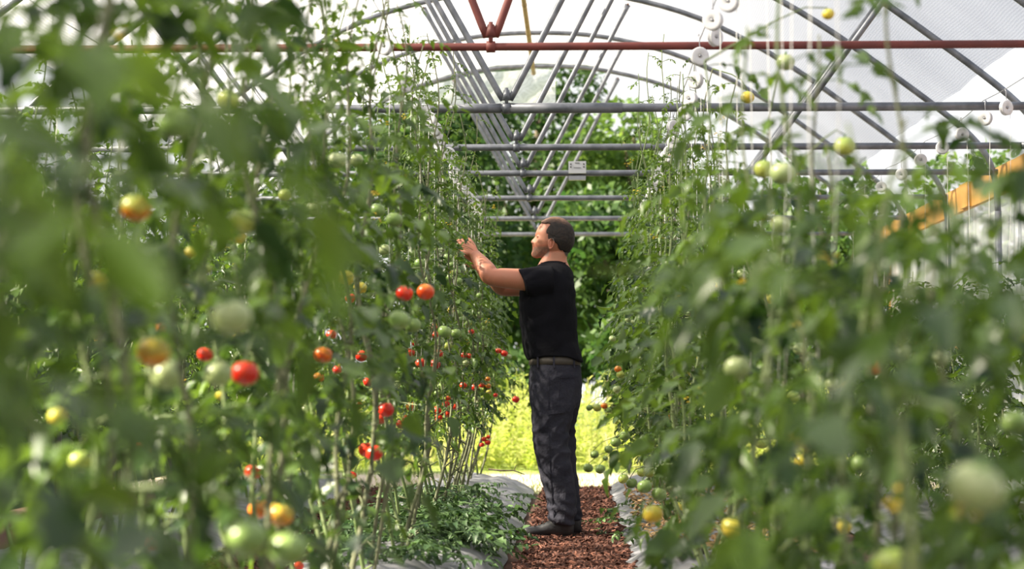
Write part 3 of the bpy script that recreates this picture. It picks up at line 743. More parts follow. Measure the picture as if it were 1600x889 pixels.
PLANTS = []
yl = 1.55
while yl < 16.2: PLANTS.append(['L', yl]); yl += 0.50
yr = 2.35
while yr < 16.2: PLANTS.append(['R', yr]); yr += 0.50
for i in range(17): PLANTS.append(['LL', 7.8 + i * 0.52])
for i in range(12): PLANTS.append(['RR', 10.2 + i * 0.53])
for P in PLANTS: P.append([])
for f in FRUIT:
    c = [P for P in PLANTS if P[0] == f['row']]
    min(c, key=lambda P: abs(P[1] - f['p'][1]))[2].append(f)
ROWTXT = {'L': 'in the row left of the man', 'R': 'in the row right of the path', 'LL': 'in the far left row behind the first row', 'RR': 'in the row beside the white side wall'}
used = {}
for i, (row, y, fr) in enumerate(PLANTS):
    rs = np.random.RandomState(100 + i)
    H, dens, size, lead, hmin = 2.45, 1.0, 1.0, 2, 0.50
    if row == 'L':
        H = rs.uniform(2.25, 2.6); hmin = .50 if y > 6 else .30
        if y > 13: H = rs.uniform(2.2, 2.7)
        if y < 6: H = rs.uniform(1.9, 2.3); dens = .8; size = 1.0
    if row == 'R':
        hmin = .34 if y > 7 else .12; H = rs.uniform(2.4, 2.85); dens = .9
        if y < 4.1: H = 1.0 + (y - 2.35) * .20; dens = .95
        elif y < 4.8: H = 1.95; dens = .75; hmin = .15
        elif y < 8: H = rs.uniform(1.5, 1.85); dens = .85
        elif y < 11: H = rs.uniform(1.95, 2.25); dens = .8
    if y < 4: size *= 1.2; dens *= .78
    elif y < 8: size *= 1.12; dens *= .88
    elif row in 'LR': size *= .82; dens *= 1.32
    if row == 'LL': H = rs.uniform(2.0, 2.35); dens = .9; hmin = .45
    if row == 'RR': H = rs.uniform(1.2, 1.45); dens = 1.2; hmin = .12
    if fr:
        lab = 'tomato plant with %s fruit %s' % (list_words(words_for(fr)), ROWTXT[row])
        if len(lab.split()) > 16: lab = 'tomato plant, %s fruit, %s' % (list_words(words_for(fr)[:2]), ROWTXT[row].replace('in the ', ''))
    else: lab = 'leafy green tomato plant showing no fruit ' + ROWTXT[row]
    if row in 'LR' and (not fr or sum(list_words(words_for(q[2])) == list_words(words_for(fr)) for q in PLANTS if q[0] == row and q[2]) > 1):
        wh = 'close to the camera' if y < 5 else 'short of the man' if y < 10 else 'beside the man' if y < 12.3 else 'beyond the man'
        lab = ('tomato plant, %s fruit, %s row, %s' % (list_words(words_for(fr)[:2]), 'left' if row == 'L' else 'right', wh)) if fr else 'leafy tomato plant without visible fruit, %s row, %s' % ('left' if row == 'L' else 'right', wh)
    make_plant(row, y, H, rs, fr, lead, hmin, dens, size, lab, 'tomato plants ' + ROWTXT[row])

same = {}
for o in [o for o in scn.objects if o.name.startswith('tomato_plant') and o.parent is None]: same.setdefault(o['label'], []).append(o)
for lab, os_ in same.items():
    if len(os_) in (2, 3):
        for o, wd in zip(sorted(os_, key=lambda o: o.location.y), ('nearer one', 'farther one') if len(os_) == 2 else ('nearest', 'middle one', 'farthest')):
            if len(lab.split()) + len(wd.split()) <= 16: o['label'] = lab + ', ' + wd
            else: o['label'] = lab.replace('tomato plant, ', 'plant, ').replace('row left of the man', 'left row').replace('row right of the path', 'right row') + ', ' + wd

# ------------------------------------------------------------------ the man
MY = 11.2; MS = FPX / MY
def mp(px, py, y=0.0):
    """point of the man's own upright plane (faces -X, his left side towards -Y)"""
    return Vector(((px - 901) / MS, y, EYE - (py - 600) / MS))
MX, MZ = 0.0, 0.0
man = thing('person', ((868 - 901) / MS, MY, 0), 'man in black t-shirt and charcoal work trousers, reaching up into the left row', 'person')
MO = Vector(((868 - 901) / MS, 0, 0.0))
def L3(px, py, y=0.0): return mp(px, py, y) - MO

def skin_mat():
    m = bpy.data.materials.new('skin'); m.use_nodes = True; n = m.node_tree; n.nodes.clear()
    out = n.nodes.new('ShaderNodeOutputMaterial'); p = n.nodes.new('ShaderNodeBsdfPrincipled'); p.inputs['Roughness'].default_value = .5
    p.inputs['Subsurface Weight'].default_value = .08; p.inputs['Subsurface Radius'].default_value = (.012, .005, .003)
    a = n.nodes.new('ShaderNodeAttribute'); a.attribute_name = 'tint'
    r = n.nodes.new('ShaderNodeValToRGB'); e = r.color_ramp.elements
    e[0].position = 0.0; e[0].color = (.48, .215, .13, 1); e[1].position = 1.0; e[1].color = (.025, .018, .015, 1)
    for pos, c in ((.25, (.50, .17, .10)), (.5, (.24, .13, .09)), (.75, (.10, .07, .055))):
        k = e.new(pos); k.color = (*c, 1)
    n.links.new(a.outputs['Fac'], r.inputs[0])
    nz = n.nodes.new('ShaderNodeTexNoise'); nz.inputs['Scale'].default_value = 60; t = n.nodes.new('ShaderNodeTexCoord'); n.links.new(t.outputs['Object'], nz.inputs['Vector'])
    bp = n.nodes.new('ShaderNodeBump'); bp.inputs['Strength'].default_value = .12; bp.inputs['Distance'].default_value = .004
    n.links.new(nz.outputs['Fac'], bp.inputs['Height']); n.links.new(bp.outputs[0], p.inputs['Normal'])
    n.links.new(r.outputs[0], p.inputs['Base Color']); n.links.new(p.outputs[0], out.inputs[0]); return m
M_skin = skin_mat()
M_shirt = mat('black_cotton', (0.006, 0.006, 0.008), 0.95, var=(0.010, 0.010, 0.014), scale=5, bump=.15, bscale=60, spec=.12)
M_trouser = mat('charcoal_canvas', (0.027, 0.027, 0.040), 0.9, var=(0.041, 0.041, 0.056), scale=7, bump=.35, bscale=45, spec=.2)
M_hair = foliage_mat('dark_brown_hair', (0.012, 0.009, 0.008), (0.21, 0.115, 0.075), (0, 0, 0), (0, 0, 0), 0.75, 0.0)
M_belt = mat('brown_belt', (0.055, 0.046, 0.038), 0.6, var=(0.075, 0.062, 0.05), scale=12)
M_boot = mat('black_boot_leather', (0.020, 0.020, 0.023), 0.45, var=(0.035, 0.035, 0.040), scale=9, bump=.2)
M_sole = mat('boot_sole', (0.012, 0.012, 0.013), 0.8)

def ellipse_ring(c, rx, ry, n=20, p=2.0, u=Vector((1, 0, 0)), v=Vector((0, 1, 0))):
    out = []
    for k in range(n):
        q = 2 * PI * k / n; a, b = math.cos(q), math.sin(q)
        out.append(Vector(c) + u * (rx * math.copysign(abs(a) ** (2 / p), a)) + v * (ry * math.copysign(abs(b) ** (2 / p), b)))
    return out
def hrings(rows, n=24, p=2.3):
    """rows of (py, px front, px back, half depth, y centre) -> rings"""
    out = []
    for py, xf, xb, hy, yc in rows:
        a, b = L3(xf, py), L3(xb, py); out.append(ellipse_ring(((a.x + b.x) / 2, yc, a.z), (b.x - a.x) / 2, hy, n, p))
    return out
def dense(rows, k=4):
    """smooth (Catmull-Rom) resampling of table rows"""
    R = [np.array(r, float) for r in rows]; out = []
    for i in range(len(R) - 1):
        p0, p1, p2, p3 = R[max(i - 1, 0)], R[i], R[i + 1], R[min(i + 2, len(R) - 1)]
        for j in range(k):
            t = j / k; out.append(.5 * ((2 * p1) + (p2 - p0) * t + (2 * p0 - 5 * p1 + 4 * p2 - p3) * t * t + (3 * p1 - p0 - 3 * p2 + p3) * t ** 3))
    out.append(R[-1]); return out
def limb(m, rows, n=16, cap=True, flat=1.0):
    """rows of (x, y, z, r)"""
    rr = dense(rows, 4); m.tube([Vector(r[:3]) for r in rr], [r[3] for r in rr], n, cap, flat); return m
def remesh(mb, name, material, parent, voxel, smooth_it=2, disp=None, post=None):
    me = mb.mesh(name, material); o = bpy.data.objects.new(name, me); COL.objects.link(o)
    md = o.modifiers.new('r', 'REMESH'); md.mode = 'VOXEL'; md.voxel_size = voxel; md.use_smooth_shade = True
    sm = o.modifiers.new('s', 'SMOOTH'); sm.factor = .5; sm.iterations = smooth_it
    dg = bpy.context.evaluated_depsgraph_get(); ev = o.evaluated_get(dg); new = bpy.data.meshes.new_from_object(ev)
    o.modifiers.clear(); o.data = new; bpy.data.meshes.remove(me); new.name = name
    if not new.materials: new.materials.append(material)
    nv = len(new.vertices); co = np.empty(nv * 3, np.float32); new.vertices.foreach_get('co', co); co = co.reshape(-1, 3)
    if disp:
        nr = np.empty(nv * 3, np.float32); new.vertices.foreach_get('normal', nr); nr = nr.reshape(-1, 3)
        d = np.array([disp(Vector(map(float, c))) for c in co], np.float32); co = co + nr * d[:, None]
        new.vertices.foreach_set('co', co.ravel())
    if post is not None:
        a = new.attributes.new('tint', 'FLOAT', 'POINT'); a.data.foreach_set('value', np.array([post(c) for c in co], np.float32))
    new.polygons.foreach_set('use_smooth', [True] * len(new.polygons)); new.update()
    if parent is not None: o.parent = parent
    return o

# --- head: outline in profile, narrowed and softened away from the middle plane
PROFILE = [(868, 344.2), (858, 345.5), (849.5, 349.5), (843.5, 354.5), (840, 360), (837.6, 366), (836.0, 370), (836.6, 373), (833.6, 376), (830.2, 379), (828.6, 381.0), (829.6, 383.2), (832.6, 384.6),
           (832.0, 387), (830.8, 389.4), (832.3, 391.0), (831.0, 393.2), (832.0, 396), (829.8, 399), (829.8, 402.2), (832.5, 405.6), (838, 407.2), (846, 405.5), (855, 403), (865, 403), (876, 402), (885, 399), (891, 392), (895, 383), (896, 373), (894.5, 363), (889.5, 354), (880.5, 347)]
HC = L3(866, 375)
def prof_radius():
    P = [L3(*p) - HC for p in PROFILE]; ang = [math.atan2(p.z, p.x) for p in P]; rad = [math.hypot(p.x, p.z) for p in P]
    d = sorted(zip(ang, rad)); d = [(d[-1][0] - 2 * PI, d[-1][1])] + d + [(d[0][0] + 2 * PI, d[0][1])]
    A = [a for a, _ in d]; R = [r for _, r in d]
    return lambda q: float(np.interp(q, A, R))
PR = prof_radius()
def smooth_radius(q):
    # the same outline without nose, lips and chin point
    P = [(868, 344.2), (853, 347.5), (843, 357), (838.8, 368), (838.6, 377), (838, 386), (837.5, 396), (839, 402), (846, 404), (865, 403), (885, 399), (895, 383), (896, 373), (889.5, 354), (880.5, 347)]
    Q = [L3(*p) - HC for p in P]; d = sorted((math.atan2(p.z, p.x), math.hypot(p.x, p.z)) for p in Q)
    d = [(d[-1][0] - 2 * PI, d[-1][1])] + d + [(d[0][0] + 2 * PI, d[0][1])]
    return float(np.interp(q, [a for a, _ in d], [r for _, r in d]))
def head_point(q, t, grow=0.0):
    """q: angle in profile, t in [-1, 1]: side to side"""
    nb = math.exp(-(t / .21) ** 2); mouth = math.exp(-(t / .42) ** 2)
    r0, r1 = PR(q), smooth_radius(q)
    zz = math.sin(q)
    wgt = nb if -.25 < zz < .2 and math.cos(q) < 0 else mouth
    wgt = nb * .8 + mouth * .2 if (-.25 < zz < .12 and math.cos(q) < 0) else mouth
    r = (r1 + (r0 - r1) * wgt) * (1 - abs(t) ** 2.5) ** (1 / 2.3) + grow
    x, z = math.cos(q) * r, math.sin(q) * r
    up = z / .11; fr = -x / .13
    W = .077 - .022 * max(0, min(1, (-z - .02) / .085)) - .010 * max(0, fr) - .012 * max(0, up - .3)
    y = t * (W + grow)
    # eye sockets
    for s in (-1, 1):
        dx = (z - .012) / .011; dy = (y - s * .031) / .016
        if x < -.05: x += .006 * math.exp(-dx * dx - dy * dy)
        dz = (z + .020) / .02; dy = (y - s * .043) / .02            # cheekbones
        if x < -.04: x -= .004 * math.exp(-dz * dz - dy * dy)
    return Vector((x, y, z)) + HC
body = MB()
NT, NQ = 33, 72; rr = []
for i in range(1, NT):
    t = -math.cos(PI * i / NT); rr.append([head_point(-PI + 2 * PI * k / NQ, t) for k in range(NQ)])
body.rings(rr)
for s in (-1, 1):       # ears, closed eyes' lids, nostril wings
    e = L3(861.6, 385.5, s * .074); ring = []
    for k in range(14):
        q = 2 * PI * k / 14; ring.append(e + Vector((.0155 * math.cos(q) * (1.05 if math.sin(q) > 0 else .8) + .004 * math.sin(q), s * (.012 + .006 * math.cos(q)), .029 * math.sin(q))))
    body.tube(ring + ring[:1], [.0048] * 15, 7, False)
    body.ball(e + Vector((-.004, s * .002, 0)), (.012, .009, .022), 10, 8)
    body.ball(L3(841.2, 373.4, s * .031), (.0105, .012, .0075), 12, 8)
    body.ball(L3(833.2, 382.6, s * .011), (.009, .0065, .006), 10, 8)
# neck
rr = dense([(398, 850, 889, .056, 0), (406, 847, 886, .058, 0), (412, 843.5, 886.5, .062, 0), (418, 840, 889, .080, 0), (426, 836, 892, .12, 0), (440, 826, 896, .17, 0), (480, 822, 894, .175, 0), (530, 824, 896, .155, 0), (570, 832, 900, .16, 0), (600, 834, 903, .165, 0)], 3)
body.rings(hrings([tuple(r) for r in rr], 24, 2.2))
def shift(v, y): return (v.x, y, v.z)
# legs under the trousers, feet in the boots
for yc, lg, ank in ((-.095, [(592, 866, .075), (640, 866, .075), (700, 864, .054), (750, 872, .05), (815, 879, .036), (826, 880, .036)], 880),
                    (.095, [(592, 868, .075), (640, 875, .070), (700, 878, .050), (750, 882, .046), (815, 890, .036), (826, 891, .036)], 891)):
    limb(body, [(*shift(L3(px_, py_), yc * (.8 if py_ < 600 else 1)), r_) for py_, px_, r_ in lg], 14)
    limb(body, [(*shift(L3(ank, 830), yc), .026), (*shift(L3(ank - 22, 831), yc), .026), (*shift(L3(ank - 48, 833), yc), .018)], 12)
# arms: (x, y, z, r)
def arm(sh, el, wr, y0, y1, y2):
    S, E, Wr = L3(*sh), L3(*el), L3(*wr)
    S.y, E.y, Wr.y = y0, y1, y2
    up = [S, S.lerp(E, .35), S.lerp(E, .75), E, E.lerp(Wr, .22), E.lerp(Wr, .55), E.lerp(Wr, .88), Wr]
    rad = [.064, .061, .055, .049, .053, .046, .034, .030]
    limb(body, [(*p, r) for p, r in zip(up, rad)], 32)
    return E, Wr
E1, W1 = arm((852, 446), (770, 439), (743, 402), -.175, -.205, -.08)
E2, W2 = arm((852, 446), (784, 450), (757, 418), .185, .16, .06)
def hand(wr, fwd, nrm, thumb_side, curl):
    """palm plus five bent fingers; fwd along the hand, nrm out of the back of the hand"""
    f = fwd.normalized(); n = (nrm - f * nrm.dot(f)).normalized(); s = f.cross(n).normalized() * thumb_side
    rings = []
    for t, w_, th in ((-.02, .024, .019), (.015, .030, .017), (.05, .039, .015), (.085, .041, .0135), (.098, .038, .010)):
        rings.append(ellipse_ring(wr + f * t, w_, th, 16, 2.6, s, n))
    body.rings(rings)
    for i, (off, ln, sp) in enumerate(((.030, .072, .16), (.010, .080, .04), (-.011, .075, -.06), (-.030, .060, -.18))):
        p = wr + f * .088 + s * off; d = (f + s * sp).normalized(); pts = [p - d * .02, p]; ang = 0
        for j, q in enumerate((.45, .30, .25)):
            ang += curl * (1 + .12 * i) * (.5, .8, .6)[j]; dd = (d * math.cos(ang) - n * math.sin(ang)).normalized(); pts.append(pts[-1] + dd * ln * q)
        body.tube(pts, [.0095, .0095, .0088, .0078, .0066], 10); body.ball(pts[-1], .0066, 8, 6)
    p = wr + f * .022 + s * .022 - n * .004; d = (f * .62 + s * .72 - n * .30).normalized(); d2 = (f * .86 + s * .30 - n * .42).normalized()
    pts = [p - d * .012, p + d * .030, p + d * .030 + d2 * .030, p + d * .030 + d2 * .054]
    body.tube(pts, [.015, .013, .0105, .0085], 10); body.ball(pts[-1], .0085, 8, 6)
hand(W1, Vector((-.55, .35, .76)), Vector((.30, -.80, .50)), -1, .55)
hand(W2, Vector((-.70, -.10, .62)), Vector((.20, .80, .50)), 1, .55)

def sstep(a, b, v):
    t = max(0, min(1, (v - a) / (b - a))); return t * t * (3 - 2 * t)
def hairline(c):
    """0 bare skin .. 1 full hair, from where on the head the point lies"""
    x, z = c[0] - HC.x, c[2] - HC.z; y = abs(c[1])
    if z < -.125: return 0
    # side boundary: temple back to the ear, behind the ear down to the nape
    xf = -.046 + .030 * sstep(.03, .09, z) if z > -.01 else (-.012 + .030 * sstep(-.01, -.05, z) + .02 * sstep(-.05, -.09, z))
    xf -= .062 * sstep(.066, .085, z) * sstep(.062, .040, y)          # thin tuft running forward over the crown
    if z < -.07: xf = .045 + (-z - .07) * .5
    if -.05 < z <= .02 and y > .055: xf = max(xf, -.036)
    h = sstep(xf - .006, xf + .012, x)
    if z < -.035: h *= sstep(.004, .022, x)
    return max(0, min(1, h)) * sstep(-.110, -.104, z)
def skin_tint(c):
    x, z = c[0] - HC.x, c[2] - HC.z; y = abs(c[1])
    if z < -.14 or z > .13 or abs(x) > .16: return .12 + .10 * noise.noise(Vector(c) * 14)
    h = hairline(c)
    t = .05 + .08 * noise.noise(Vector((c[0] * 25, c[1] * 25, c[2] * 25)))
    t += .20 * sstep(.062, .078, y) * math.exp(-((x + .016) / .022) ** 2 - ((z + .038) / .035) ** 2)      # ears
    beard = sstep(-.030, -.060, z) * sstep(-.010, -.035, x) * sstep(-.125, -.100, z)
    t = max(t, beard * (.50 + .14 * noise.noise(Vector(c) * 90)) * (.75 if x < -.122 and z < -.08 else 1))
    if x < -.112 and abs(z + .056) < .0065 and y < .022: t = .22
    if x < -.10 and abs(z - .026) < .004 and .014 < y < .05: t = .8       # eyebrows
    if x < -.09 and abs(z - .006) < .002 and .02 < y < .045: t = .85      # lashes
    return max(t, h * 1.0)
bo = remesh(body, 'body', M_skin, man, .0036, 2, None, skin_tint)
print('body faces', len(bo.data.polygons))

# --- hair: a cap of its own over the back and sides
V = []; F = []; HQ, HT = 120, 64; idx = {}
def hair_pt(i, k):
    t = -math.cos(PI * i / HT); q = -PI + 2 * PI * k / HQ
    p = head_point(q, t, 0.0)
    h = hairline((p.x, p.y, p.z))
    return p, h
grid = {}
for i in range(1, HT):
    for k in range(HQ):
        p, h = hair_pt(i, k); d = (p - HC).normalized()
        g = .0015 + .0065 * sstep(.45, .9, h) + .0022 * noise.noise(p * 130)
        grid[i, k] = (p + d * (g if h > .55 else -.004), h)
for i in range(1, HT - 1):
    for k in range(HQ):
        c = [(i, k), (i, (k + 1) % HQ), (i + 1, (k + 1) % HQ), (i + 1, k)]
        if sum(grid[q][1] for q in c) / 4 > .56:
            f = []
            for q in c:
                if q not in idx: idx[q] = len(V); V.append(grid[q][0])
                f.append(idx[q])
            F.append(tuple(f))
hm = MB().add(V, F).build('hair', M_hair, man)
def hair_tint(c):
    x, z = c[0] - HC.x, c[2] - HC.z; y = abs(c[1]); n_ = noise.noise(Vector((c[0] * 60, c[1] * 200, c[2] * 90)))
    t = .85 * sstep(.055, .090, z) * sstep(.070, .035, y) * (1 - .5 * sstep(.05, .085, x)) * (1 + .5 * n_) + .12 * sstep(-.01, -.045, x) * sstep(.05, .0, z)
    return max(0, min(1, t + .10 * n_ + .03))
at_ = hm.data.attributes.new('tint', 'FLOAT', 'POINT'); at_.data.foreach_set('value', [hair_tint(v.co) for v in hm.data.vertices])

# --- shirt
sh = MB()
rows = [(411.5, 846, 883, .060, 0), (414.5, 843, 886, .072, 0), (419, 838, 889.5, .108, 0), (425, 832, 893, .152, 0), (434, 826, 896, .190, 0), (446, 818, 898, .210, 0), (462, 813, 899.5, .215, 0), (480, 811, 900.5, .212, 0),
        (500, 811.5, 901, .205, 0), (520, 813, 901.5, .198, 0), (538, 816, 903, .194, 0), (548, 819, 907, .196, 0), (555, 821.5, 910, .198, 0), (559, 823.5, 912, .199, 0), (561, 827, 911, .195, 0)]
sh.rings(hrings([tuple(r) for r in dense(rows, 3)], 28, 2.35))
for s, (a, b), yy in ((-1, ((862, 446), (810, 446.5)), (-.160, -.205)), (1, ((862, 447), (812, 452)), (.160, .200))):
    A = L3(*a); A.y = yy[0]; B = L3(*b); B.y = yy[1]
    limb(sh, [(*A, .086), (*A.lerp(B, .4), .085), (*A.lerp(B, .75), .079), (*B, .073)], 28)
def shirt_w(p):
    z = p.z; return 1.5 * (.0050 * noise.noise(Vector((p.x * 7 + z * 5, p.y * 6, z * 11))) + .0055 * (abs(noise.noise(Vector((p.x * 9 - z * 9, p.y * 8, z * 12 + 4)))) - .2) + .004 * noise.noise(Vector((p.x * 14 + z * 22, p.y * 12, z * 5))) * sstep(1.2, .98, z))
so = remesh(sh, 't_shirt', M_shirt, man, .007, 3, shirt_w)
xa_, xb_, zt_ = L3(838, 0).x, L3(806, 0).x, L3(0, 429).z
for v_ in so.data.vertices:       # sleeve ends are cut aslant
    if v_.co.z > L3(0, 476).z: v_.co.x += sstep(xa_, xb_, v_.co.x) * max(0, zt_ - v_.co.z) * .42 * sstep(.12, .17, abs(v_.co.y)) * sstep(L3(0, 476).z, L3(0, 466).z, v_.co.z)
for v_ in so.data.vertices:       # the hem hangs lower at the back than at the front
    k_ = sstep(1.12, 1.00, v_.co.z)
    if k_ > 0: v_.co.z -= k_ * (.004 + .030 * sstep(.06, .16, v_.co.x) + .018 * sstep(-.06, -.15, v_.co.x))
# neck band
nb = MB(); R_ = hrings([(415.2, 843.5, 886, .074, 0)], 28, 2.2)[0]; nb.tube(R_ + R_[:1], .0042, 6, False); nb.build('neck_band', M_shirt, man)

# --- trousers
tr = MB()
rows = [(562, 829, 903, .172, 0), (572, 827, 906, .180, 0), (585, 826, 909, .186, 0), (600, 826, 910.5, .190, 0), (615, 827, 910, .190, 0), (628, 828, 908, .186, 0), (640, 830, 904, .17, 0)]
tr.rings(hrings([tuple(r) for r in dense(rows, 3)], 28, 2.4))
near = [(604, 828, 904, .098, -.088), (630, 828.5, 901, .103, -.090), (655, 830.5, 893, .104, -.095), (680, 833, 889.5, .098, -.098), (705, 836, 891, .092, -.10), (725, 840, 894, .088, -.10), (745, 844.5, 897, .086, -.10), (765, 850, 899, .086, -.10), (785, 855, 900, .088, -.10), (800, 855, 900, .09, -.10), (812, 857.5, 899, .088, -.10), (820, 862, 898.5, .082, -.10)]
far = [(604, 834, 910, .095, .088), (630, 840, 908, .098, .092), (655, 848, 901, .096, .098), (680, 854, 898, .088, .10), (705, 857, 899, .084, .10), (725, 859, 900.5, .080, .10), (745, 861, 902, .078, .10), (765, 863, 903.5, .076, .10), (785, 866, 905.5, .078, .10), (800, 869, 909, .08, .10), (812, 869, 909.5, .078, .10), (817, 872, 908, .074, .10)]
for leg in (near, far): tr.rings(hrings([tuple(r) for r in dense(leg, 4)], 24, 2.3))
def trouser_w(p):
    z = p.z; knee = math.exp(-((z - .55) / .16) ** 2); hem = math.exp(-((z - .12) / .10) ** 2)
    base = .0045 * noise.noise(Vector((p.x * 8, p.y * 7, z * 7)))
    diag = (.5 - abs(noise.noise(Vector((p.x * 9 + z * 7, p.y * 7, z * 12 - p.x * 8)))) * 2)
    horiz = math.sin(z * 95 + 3.5 * noise.noise(Vector((p.x * 8, p.y * 8, z * 4))) + p.x * 22)
    return 1.3 * base + .0085 * diag * (.5 + knee) + .0048 * horiz * hem + .0010 * horiz * knee
to = remesh(tr, 'work_trousers', M_trouser, man, .0065, 2, trouser_w)
# surface finder for the sewn-on details
from mathutils.bvhtree import BVHTree
def bvh_of(o):
    me = o.data; return BVHTree.FromPolygons([v.co.copy() for v in me.vertices], [tuple(p.vertices) for p in me.polygons])
BV = bvh_of(to)
def on_side(px, py, off=.003, s=-1):
    p = L3(px, py); hit = BV.ray_cast(Vector((p.x, s * 1.0, p.z)), Vector((0, -s, 0)))
    return hit[0] + hit[1] * off if hit[0] is not None else Vector((p.x, s * .2, p.z))
def strip(pts, wd, name, th=.003, m=M_trouser, parent=to):
    """flat band sewn along points on the near side"""
    b = MB(); P = [on_side(px, py, th) for px, py in pts]; rr = []
    for i, p in enumerate(P):
        t = (P[min(i + 1, len(P) - 1)] - P[max(i - 1, 0)]).normalized(); a = Vector((0, -1, 0)); s = t.cross(a).normalized()
        rr.append([p - s * wd - a * .004, p - s * wd + a * .001, p + s * wd + a * .001, p + s * wd - a * .004])
    b.rings(rr); return b.build(name, m, parent, False)
def line_pts(x0, y0, x1, y1, n=10, bow=0): return [(x0 + (x1 - x0) * i / n + bow * math.sin(PI * i / n), y0 + (y1 - y0) * i / n) for i in range(n + 1)]
strip(line_pts(858, 592, 867, 815, 24, -4), .0022, 'side_seam')
strip(line_pts(874, 594, 872, 642, 8), .0022, 'pocket_edge'); strip(line_pts(872, 642, 892, 646, 5), .0022, 'pocket_edge'); strip(line_pts(876, 594, 900, 592, 5), .003, 'pocket_edge')
strip(line_pts(836, 583, 852, 612, 6, -2), .0022, 'pocket_edge')
strip(line_pts(857, 648, 883, 644, 6, 0), .011, 'hammer_loop', .007)
strip(line_pts(858, 600, 857, 652, 6), .0022, 'pocket_edge')
# belt and loops
def belt_ring(py, grow):
    r = hrings([(py, 829 - grow, 904.5 + grow, .176 + grow / 280, 0)], 36, 2.35)[0]; return r
bl = MB(); bl.rings([belt_ring(561, 1), belt_ring(561, 2.6), belt_ring(573.5, 3.1), belt_ring(574, 1)], cap=False); bl.build('belt', M_belt, man)
lp = MB(); lp.box(L3(866, 570, -.186), (.011, .010, .062)); lp.build('belt_loop', M_trouser, to, False)
lp = MB(); lp.box(L3(841, 570, -.160), (.010, .016, .060)); lp.build('belt_loop', M_trouser, to, False)
lp = MB(); lp.box(L3(897, 570, -.135), (.011, .022, .062)); lp.build('belt_loop', M_trouser, to, False)

# --- boots
def boot(xt, xh, yc, name='boot'):
    b = MB(); rows = []
    X = lambda t: xh + (xt - xh) * t      # t = 0 heel .. 1 toe
    prof = [(0.00, 812, .030, .92), (.10, 806, .038, 1), (.25, 806, .040, 1), (.42, 812, .041, 1), (.58, 819, .045, 1), (.75, 822.5, .050, 1), (.88, 823, .047, 1), (.96, 826, .036, 1), (1.0, 831, .018, 1)]
    rr = []
    for t, pt, hy, _ in dense(prof, 3):
        a = L3(X(t), pt); g = L3(X(t), 838.2); cz = (a.z + g.z) / 2; hz = (a.z - g.z) / 2; ring = []
        for k in range(18):
            q = 2 * PI * k / 18; cy, cz_ = math.cos(q), math.sin(q)
            ring.append(Vector((a.x, yc + hy * math.copysign(abs(cy) ** .8, cy), cz + hz * math.copysign(abs(cz_) ** .75, cz_))))
        rr.append(ring)
    b.rings(rr); o = b.build(name, M_boot, man)
    s_ = MB(); ss = []
    n = 28; out_ = []
    for k in range(n):
        q = 2 * PI * k / n; t = .5 - .5 * math.cos(q); w_ = (.033 + .020 * sstep(.3, .75, t)) * abs(math.sin(q)) ** .6
        out_.append((X(.5 - .535 * math.cos(q)), yc + math.copysign(w_, math.sin(q))))
    rings = []
    for py, g in ((842.0, .97), (840.5, 1.0), (836.2, 1.0), (835.5, .97)):
        rings.append([Vector((L3(x, py).x, yc + (y - yc) * g, L3(x, py).z)) for x, y in out_])
    s_.rings(rings); s_.build('sole', M_sole, o)
    lc = MB()
    for i, (x, y) in enumerate(((848, 815.5), (842, 818), (836, 820.5))):
        x += (xt - 812) * .9; p = L3(x, y); lc.tube([p + Vector((0, yc - .028, -.004)), p + Vector((0.004, yc, .004)), p + Vector((0, yc + .028, -.004))], .003, 5)
    lc.build('laces', M_sole, o)
    return o
boot(812, 896, -.10); boot(836, 908, .10)
man.location.z = 0.012

# ------------------------------------------------------------------ pruned leaves lying at the foot of the left row
M_cut = foliage_mat('cut_leaf', (0.025, 0.065, 0.025), (0.11, 0.20, 0.055), (0.03, 0.08, 0.015), (0.12, 0.22, 0.04), 0.5, 0.22)
def clippings(name, n, boxes, label, seed):
    rs = np.random.RandomState(seed); out = dict(leaf=[], rachis=[])
    for i in range(n):
        bx0 = boxes[rs.choice(len(boxes), p=np.array([b[5] for b in boxes]) / sum(b[5] for b in boxes))]
        x = rs.uniform(bx0[0], bx0[1]); y = rs.uniform(bx0[2], bx0[3]); z = bed_z(x) + .035 + rs.uniform(0, bx0[4])
        gen_leaf(rs, (x, y, z), rs.uniform(0, 6.28), rs.uniform(.13, .25), rs.uniform(.1, .9), elev=rs.uniform(-.1, .35), out=out, size=1.05, tint=.1 + rs.beta(2, 2.5) * .8)
    A = out['leaf']
    o = build_foliage(out, None, (0, 0, 0), False, name, M_cut); tag(o, label, 'cut leaves', kind='stuff')
clippings('cut_leaves', 520, [(-1.15, -.62, 9.2, 12.6, .10, 3), (-1.1, -.5, 8.0, 10.0, .08, 4), (-.95, -.42, 9.4, 10.9, .09, 4), (-.6, -.40, 9.3, 10.2, .02, .6), (-.80, -.46, 11, 14.5, .03, 1.2)], 'fallen and pruned tomato leaves heaped along the foot of the left row', 5)
clippings('cut_leaves', 26, [(.2, .45, 10, 13, .01, 1), (.14, .3, 11, 12.2, .0, .4)], 'few stray leaves dropped along the edge of the right bed', 6)
tw = at(763, 733, 13.2); tb = MB().tube([tw, tw + np.array((.09, 0, -.01)), tw + np.array((.17, .02, -.01)), tw + np.array((.24, 0, -.035))], [.007, .006, .005, .003], 6)
tb.tube([tw + np.array((.17, .02, -.01)), tw + np.array((.185, .02, .03))], [.003, .002], 5)
